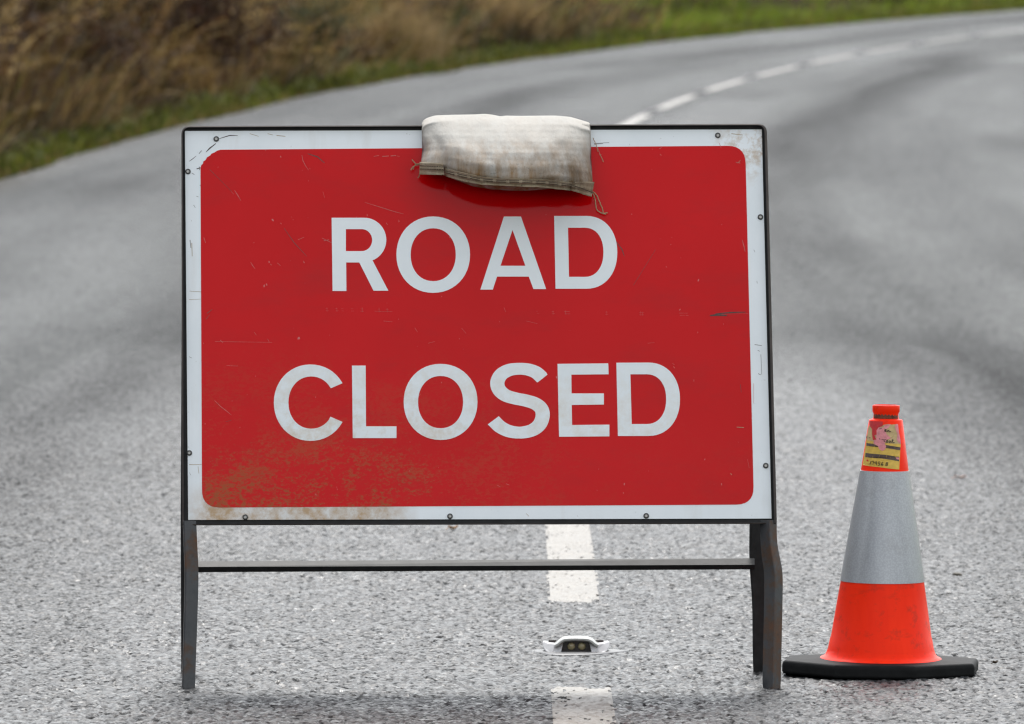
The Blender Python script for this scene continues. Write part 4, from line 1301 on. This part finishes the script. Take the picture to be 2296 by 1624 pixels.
sticker_patch(bm, [(205, 820), (885, 890), (870, 1060), (850, 1390), (690, 1375), (450, 1345), (112, 1320), (160, 1050)], 0.0007, 0)
sticker_patch(bm, [(250, 560), (300, 480), (420, 550), (560, 500), (640, 490), (700, 500), (830, 490), (845, 700), (885, 890), (560, 860), (205, 820), (225, 690)], 0.0007, 1)
sticker_patch(bm, [(215, 880), (330, 885), (440, 930), (600, 905), (880, 955), (872, 1012), (600, 965), (440, 945), (330, 942), (212, 935)], 0.0009, 2)
sticker_patch(bm, [(195, 1075), (330, 1085), (560, 1095), (780, 1130), (852, 1140), (850, 1230), (700, 1200), (500, 1170), (330, 1165), (188, 1160)], 0.0009, 2)
sticker_patch(bm, [(400, 600), (440, 560), (540, 560), (600, 690), (690, 770), (600, 800), (560, 870), (590, 940), (560, 1000), (510, 1020), (450, 990), (430, 930), (340, 880), (350, 830), (400, 760), (380, 700)], 0.0011, 3)
sticker_patch(bm, [(760, 540), (790, 490), (830, 490), (850, 660), (880, 810), (885, 890), (840, 860), (800, 800), (820, 700)], 0.0011, 3)
sticker_patch(bm, [(540, 560), (560, 510), (680, 490), (640, 560), (580, 600)], 0.0010, 3)
sticker_patch(bm, [(780, 1150), (845, 1152), (852, 1196), (800, 1185)], 0.0011, 3)
sticker_patch(bm, [(270, 440), (520, 440), (525, 530), (440, 560), (400, 620), (405, 700), (360, 720), (400, 800), (330, 815), (318, 700), (320, 600), (280, 540)], 0.0013, 4)
sticker_patch(bm, [(205, 1230), (222, 1198), (248, 1226), (232, 1245)], 0.0011, 4)
st = bmobj('sticker', bm, [M_YELLOW, M_STICKTAN, M_STRIPE, M_PINK, M_REDDOT], cone)
# handwriting: pen strokes in crop coordinates
pen = [
    # 174568
    [(272, 1300), (285, 1250), (292, 1225)], [(305, 1232), (345, 1225), (325, 1300)], [(372, 1232), (362, 1268), (405, 1268)], [(402, 1228), (395, 1312)],
    [(470, 1240), (432, 1238), (428, 1268), (458, 1272), (455, 1305), (420, 1305)], [(520, 1240), (492, 1275), (495, 1308), (525, 1305), (525, 1280), (496, 1284)],
    [(625, 1252), (585, 1250), (585, 1275), (615, 1285), (612, 1312), (575, 1310), (580, 1285), (618, 1270), (625, 1252)],
    # ...en
    [(555, 625), (592, 612), (588, 592), (560, 600), (562, 635), (600, 632)], [(615, 640), (625, 600), (622, 640), (648, 605), (655, 645), (685, 632)],
    # ...rook
    [(500, 800), (540, 798), (560, 840)], [(545, 835), (552, 800), (585, 798)], [(600, 815), (588, 840), (610, 855), (628, 832), (612, 812), (600, 815)], [(655, 820), (642, 845), (664, 858), (682, 836), (668, 816), (655, 820)],
    [(715, 785), (700, 862)], [(742, 800), (706, 832), (728, 850), (760, 858)], [(470, 795), (450, 778)], [(225, 740), (222, 790)], [(262, 770), (285, 770)], [(455, 590), (500, 580)]]
for pl in pen:
    q = [cK(p) for p in pl]
    nseg = max(3, len(q) * 3)
    P = [along(q, t) for t in np.linspace(0, 1, nseg)]
    bm = bmesh.new()
    tube(bm, [stick(spx(p[0], p[1]), zpx(p[1]), 0.0014) for p in P], 0.00055, 4)
    bmobj('pen_stroke', bm, M_INK, st)

# ------------------------------------------------------------------ road stud in the gap of the centre line
SX, SY = 0.1185, 0.715
stud = empty('road_stud', Vector((SX, SY, 0)), 'pale raised road stud with two round lenses set in the centre line gap', 'road stud')
K = 0.000073 * 1.0
def sp(x, z, y):           # front-view millimetres to world
    return Vector((SX + x / 1000, SY + y / 1000, z / 1000))
def slab(bm, out, y0f, y1f):
    fr = [bm.verts.new(sp(x, z, y0f(x, z))) for x, z in out]
    bk = [bm.verts.new(sp(x, z, y1f(x, z))) for x, z in out]
    n = len(out)
    bm.faces.new(fr); bm.faces.new(bk[::-1])
    for i in range(n):
        bm.faces.new((fr[i], bk[i], bk[(i + 1) % n], fr[(i + 1) % n]))
for sg in (-1, 1):      # two wings with rounded outer ends and a sloping face
    bm = bmesh.new()
    out = [(sg * 29, 1), (sg * 46, 2.5), (sg * 57, 6), (sg * 61.5, 12), (sg * 62, 20), (sg * 58, 22), (sg * 50, 19.5), (sg * 38, 18.5), (sg * 32, 19), (sg * 24, 21)]
    if sg > 0: out = out[::-1]
    slab(bm, out, lambda x, z: (z * 1.3 + max(0, abs(x) - 40) * 0.8), lambda x, z: 66 + 0 * z)
    bevel(bmobj('wing', bm, M_STUD, stud), 0.0018, 3, 30)
bm = bmesh.new()
slab(bm, [(-64, -2), (64, -2), (66, 3), (60, 4.2), (-60, 4.2), (-66, 3)], lambda x, z: 8 + abs(x) * 0.35, lambda x, z: 108 - abs(x) * 0.35)
bevel(bmobj('base_plate', bm, M_STUD, stud), 0.001, 2, 30)
bm = bmesh.new()
# arched bridge over the lenses
path_b = [(-40, 17, 16), (-34, 20, 17), (-28, 25, 18), (-22, 28.2, 19), (-12, 29, 19.5), (0, 29.2, 20), (12, 29, 19.5), (22, 28.2, 19), (29, 25, 18), (35, 20, 17), (41, 17, 16)]
rings = []
for i, (x, z, y) in enumerate(path_b):
    a = path_b[max(0, i - 1)]; b = path_b[min(len(path_b) - 1, i + 1)]
    tx, tz = b[0] - a[0], b[1] - a[1]; l = math.hypot(tx, tz); nx, nz = -tz / l, tx / l
    rings.append([sp(x + nx * h, z + nz * h, y + d) for h, d in ((-5.0, 0), (-2.5, -3), (0.5, -2), (1.6, 3), (1.8, 45), (0.0, 64), (-5, 64))])
loft(bm, rings)
smooth_angle(bmobj('bridge', bm, M_STUDTOP, stud), 45)
bm = bmesh.new()
slab(bm, [(-31, 3.5), (31, 3.5), (26, 24.5), (-26, 24.5)], lambda x, z: 34, lambda x, z: 60)
slab(bm, [(-31, 3.0), (31, 3.0), (31, 4.9), (-31, 4.9)], lambda x, z: 6, lambda x, z: 34)
for sg in (-1, 1):  # dark pads put in for the shaded slots behind the wings
    out = [(sg * 36, 17), (sg * 50, 17), (sg * 51, 23.2), (sg * 37, 23.2)]
    if sg < 0: out = out[::-1]
    slab(bm, out, lambda x, z: 61, lambda x, z: 66)
bmobj('shaded_recess', bm, M_STUDDARK, stud)
bm = bmesh.new()
slab(bm, [(-30, 1.2), (30, 1.2), (29, 4.0), (-29, 4.0)], lambda x, z: 2, lambda x, z: 5.9)
bmobj('sill', bm, M_STUD, stud)
for lx in (-9, 10.5):
    bm = bmesh.new()
    rings = []
    for r, y in ((7.2, 33.8), (7.2, 31.5), (6.4, 29.8), (5.8, 29.2), (4.2, 28.2), (2.0, 27.6)):
        rings.append([sp(lx + r * math.cos(k * math.pi / 10), 14.2 + r * math.sin(k * math.pi / 10), y) for k in range(20)])
    loft(bm, rings)
    bmobj('lens', bm, M_LENS, stud, smooth=True)
# smooth resin the stud is bedded in
bm = bmesh.new()
pts = []
for k in range(40):
    a = k * 2 * math.pi / 40
    rx = 74 + 9 * math.sin(3 * a + 1) + 6 * math.sin(5 * a)
    ry = 88 + 10 * math.sin(2 * a + 0.4)
    if abs(math.cos(a)) > 0.9: rx += 20 * (abs(math.cos(a)) - 0.9) / 0.1 * (1.3 if math.cos(a) < 0 else 0.7)
    pts.append((rx * math.cos(a), 40 + ry * math.sin(a)))
rings = [[sp(x * s, z, 40 + (y - 40) * s) for x, y in pts] for s, z in ((1.0, -1.0), (1.0, 3.6), (0.9, 5.0), (0.5, 5.6))]
loft(bm, rings)
bmobj('resin_bed', bm, M_RESIN, stud, smooth=True)

# the same studs in the far gaps of the centre line
ORD = ['second', 'third', 'fourth', 'fifth', 'sixth', 'seventh', 'eighth']
for i, k in enumerate(range(8, 15)):
    x, y, z, hd = path(13.17 + 6 * k)
    r_ = stud.copy(); COL.objects.link(r_)
    r_.location = (float(x), float(y) , float(z))
    r_.rotation_euler = (0, 0, -float(hd))
    r_['label'] = 'small blurred dark road stud between far centre dashes, %s one along the bend' % (['first'] + ORD)[i]
    r_['group'] = 'road studs along the bend'
    for ch in list(stud.children):
        if ch.name.split('.')[0] not in ('wing', 'bridge', 'base_plate'): continue
        c_ = ch.copy(); COL.objects.link(c_); c_.parent = r_

# ------------------------------------------------------------------ litter on the tarmac
def leaf(px, py, ln, wd, rot, m, label, curl=0.006):
    c = ground(px, py, 0.004)
    bm = bmesh.new()
    n = 9
    ca, sa = math.cos(rot), math.sin(rot)
    rows = []
    for i in range(n):
        t = i / (n - 1)
        w = wd * math.sin(math.pi * min(0.98, t * 0.92 + 0.06)) ** 0.8 * 0.5
        x = (t - 0.5) * ln
        z = curl * (abs(2 * t - 1) ** 2) + 0.003
        row = []
        for s, dz in ((-1, curl * 0.9), (0, 0), (1, curl * 0.7)):
            yy = s * w
            row.append(c + Vector((x * ca - yy * sa, x * sa + yy * ca, z + dz)))
        rows.append(row + [p - Vector((0, 0, 0.0008)) for p in reversed(row)])
    loft(bm, rows)
    tube(bm, [c + Vector((-ln * 0.5 * ca, -ln * 0.5 * sa, curl)), c + Vector((-ln * 0.8 * ca, -ln * 0.8 * sa, 0.003))], 0.0008, 4)
    tag(bmobj('fallen_leaf', bm, m), label, 'leaf', 'fallen leaves on the wet road')
leaf(1016, 1189, 0.024, 0.016, 0.4, M_LEAF, 'small orange leaf on the road just below the sign plate', 0.005)
leaf(2153, 1074, 0.030, 0.022, 0.1, M_LEAFP, 'pale pinkish leaf on the road right of the grey cone sleeve', 0.004)
leaf(2231, 1491, 0.016, 0.012, 0.9, M_LEAFD, 'tiny dark leaf on the road right of the cone base', 0.003)
c = ground(2147, 1294, 0.0)
bm = bmesh.new()
bmesh.ops.create_icosphere(bm, subdivisions=3, radius=0.008)
for v in bm.verts:
    f = 1 + 0.35 * mnoise.noise(v.co * 120 + Vector((3, 1, 2)))
    v.co = Vector((v.co.x * 1.25 * f, v.co.y * f, v.co.z * 0.6 * f + 0.005)) + c
tag(bmobj('pebble', bm, M_PEBBLE, None, True), 'small dark stone lying on the road right of the cone', 'stone')
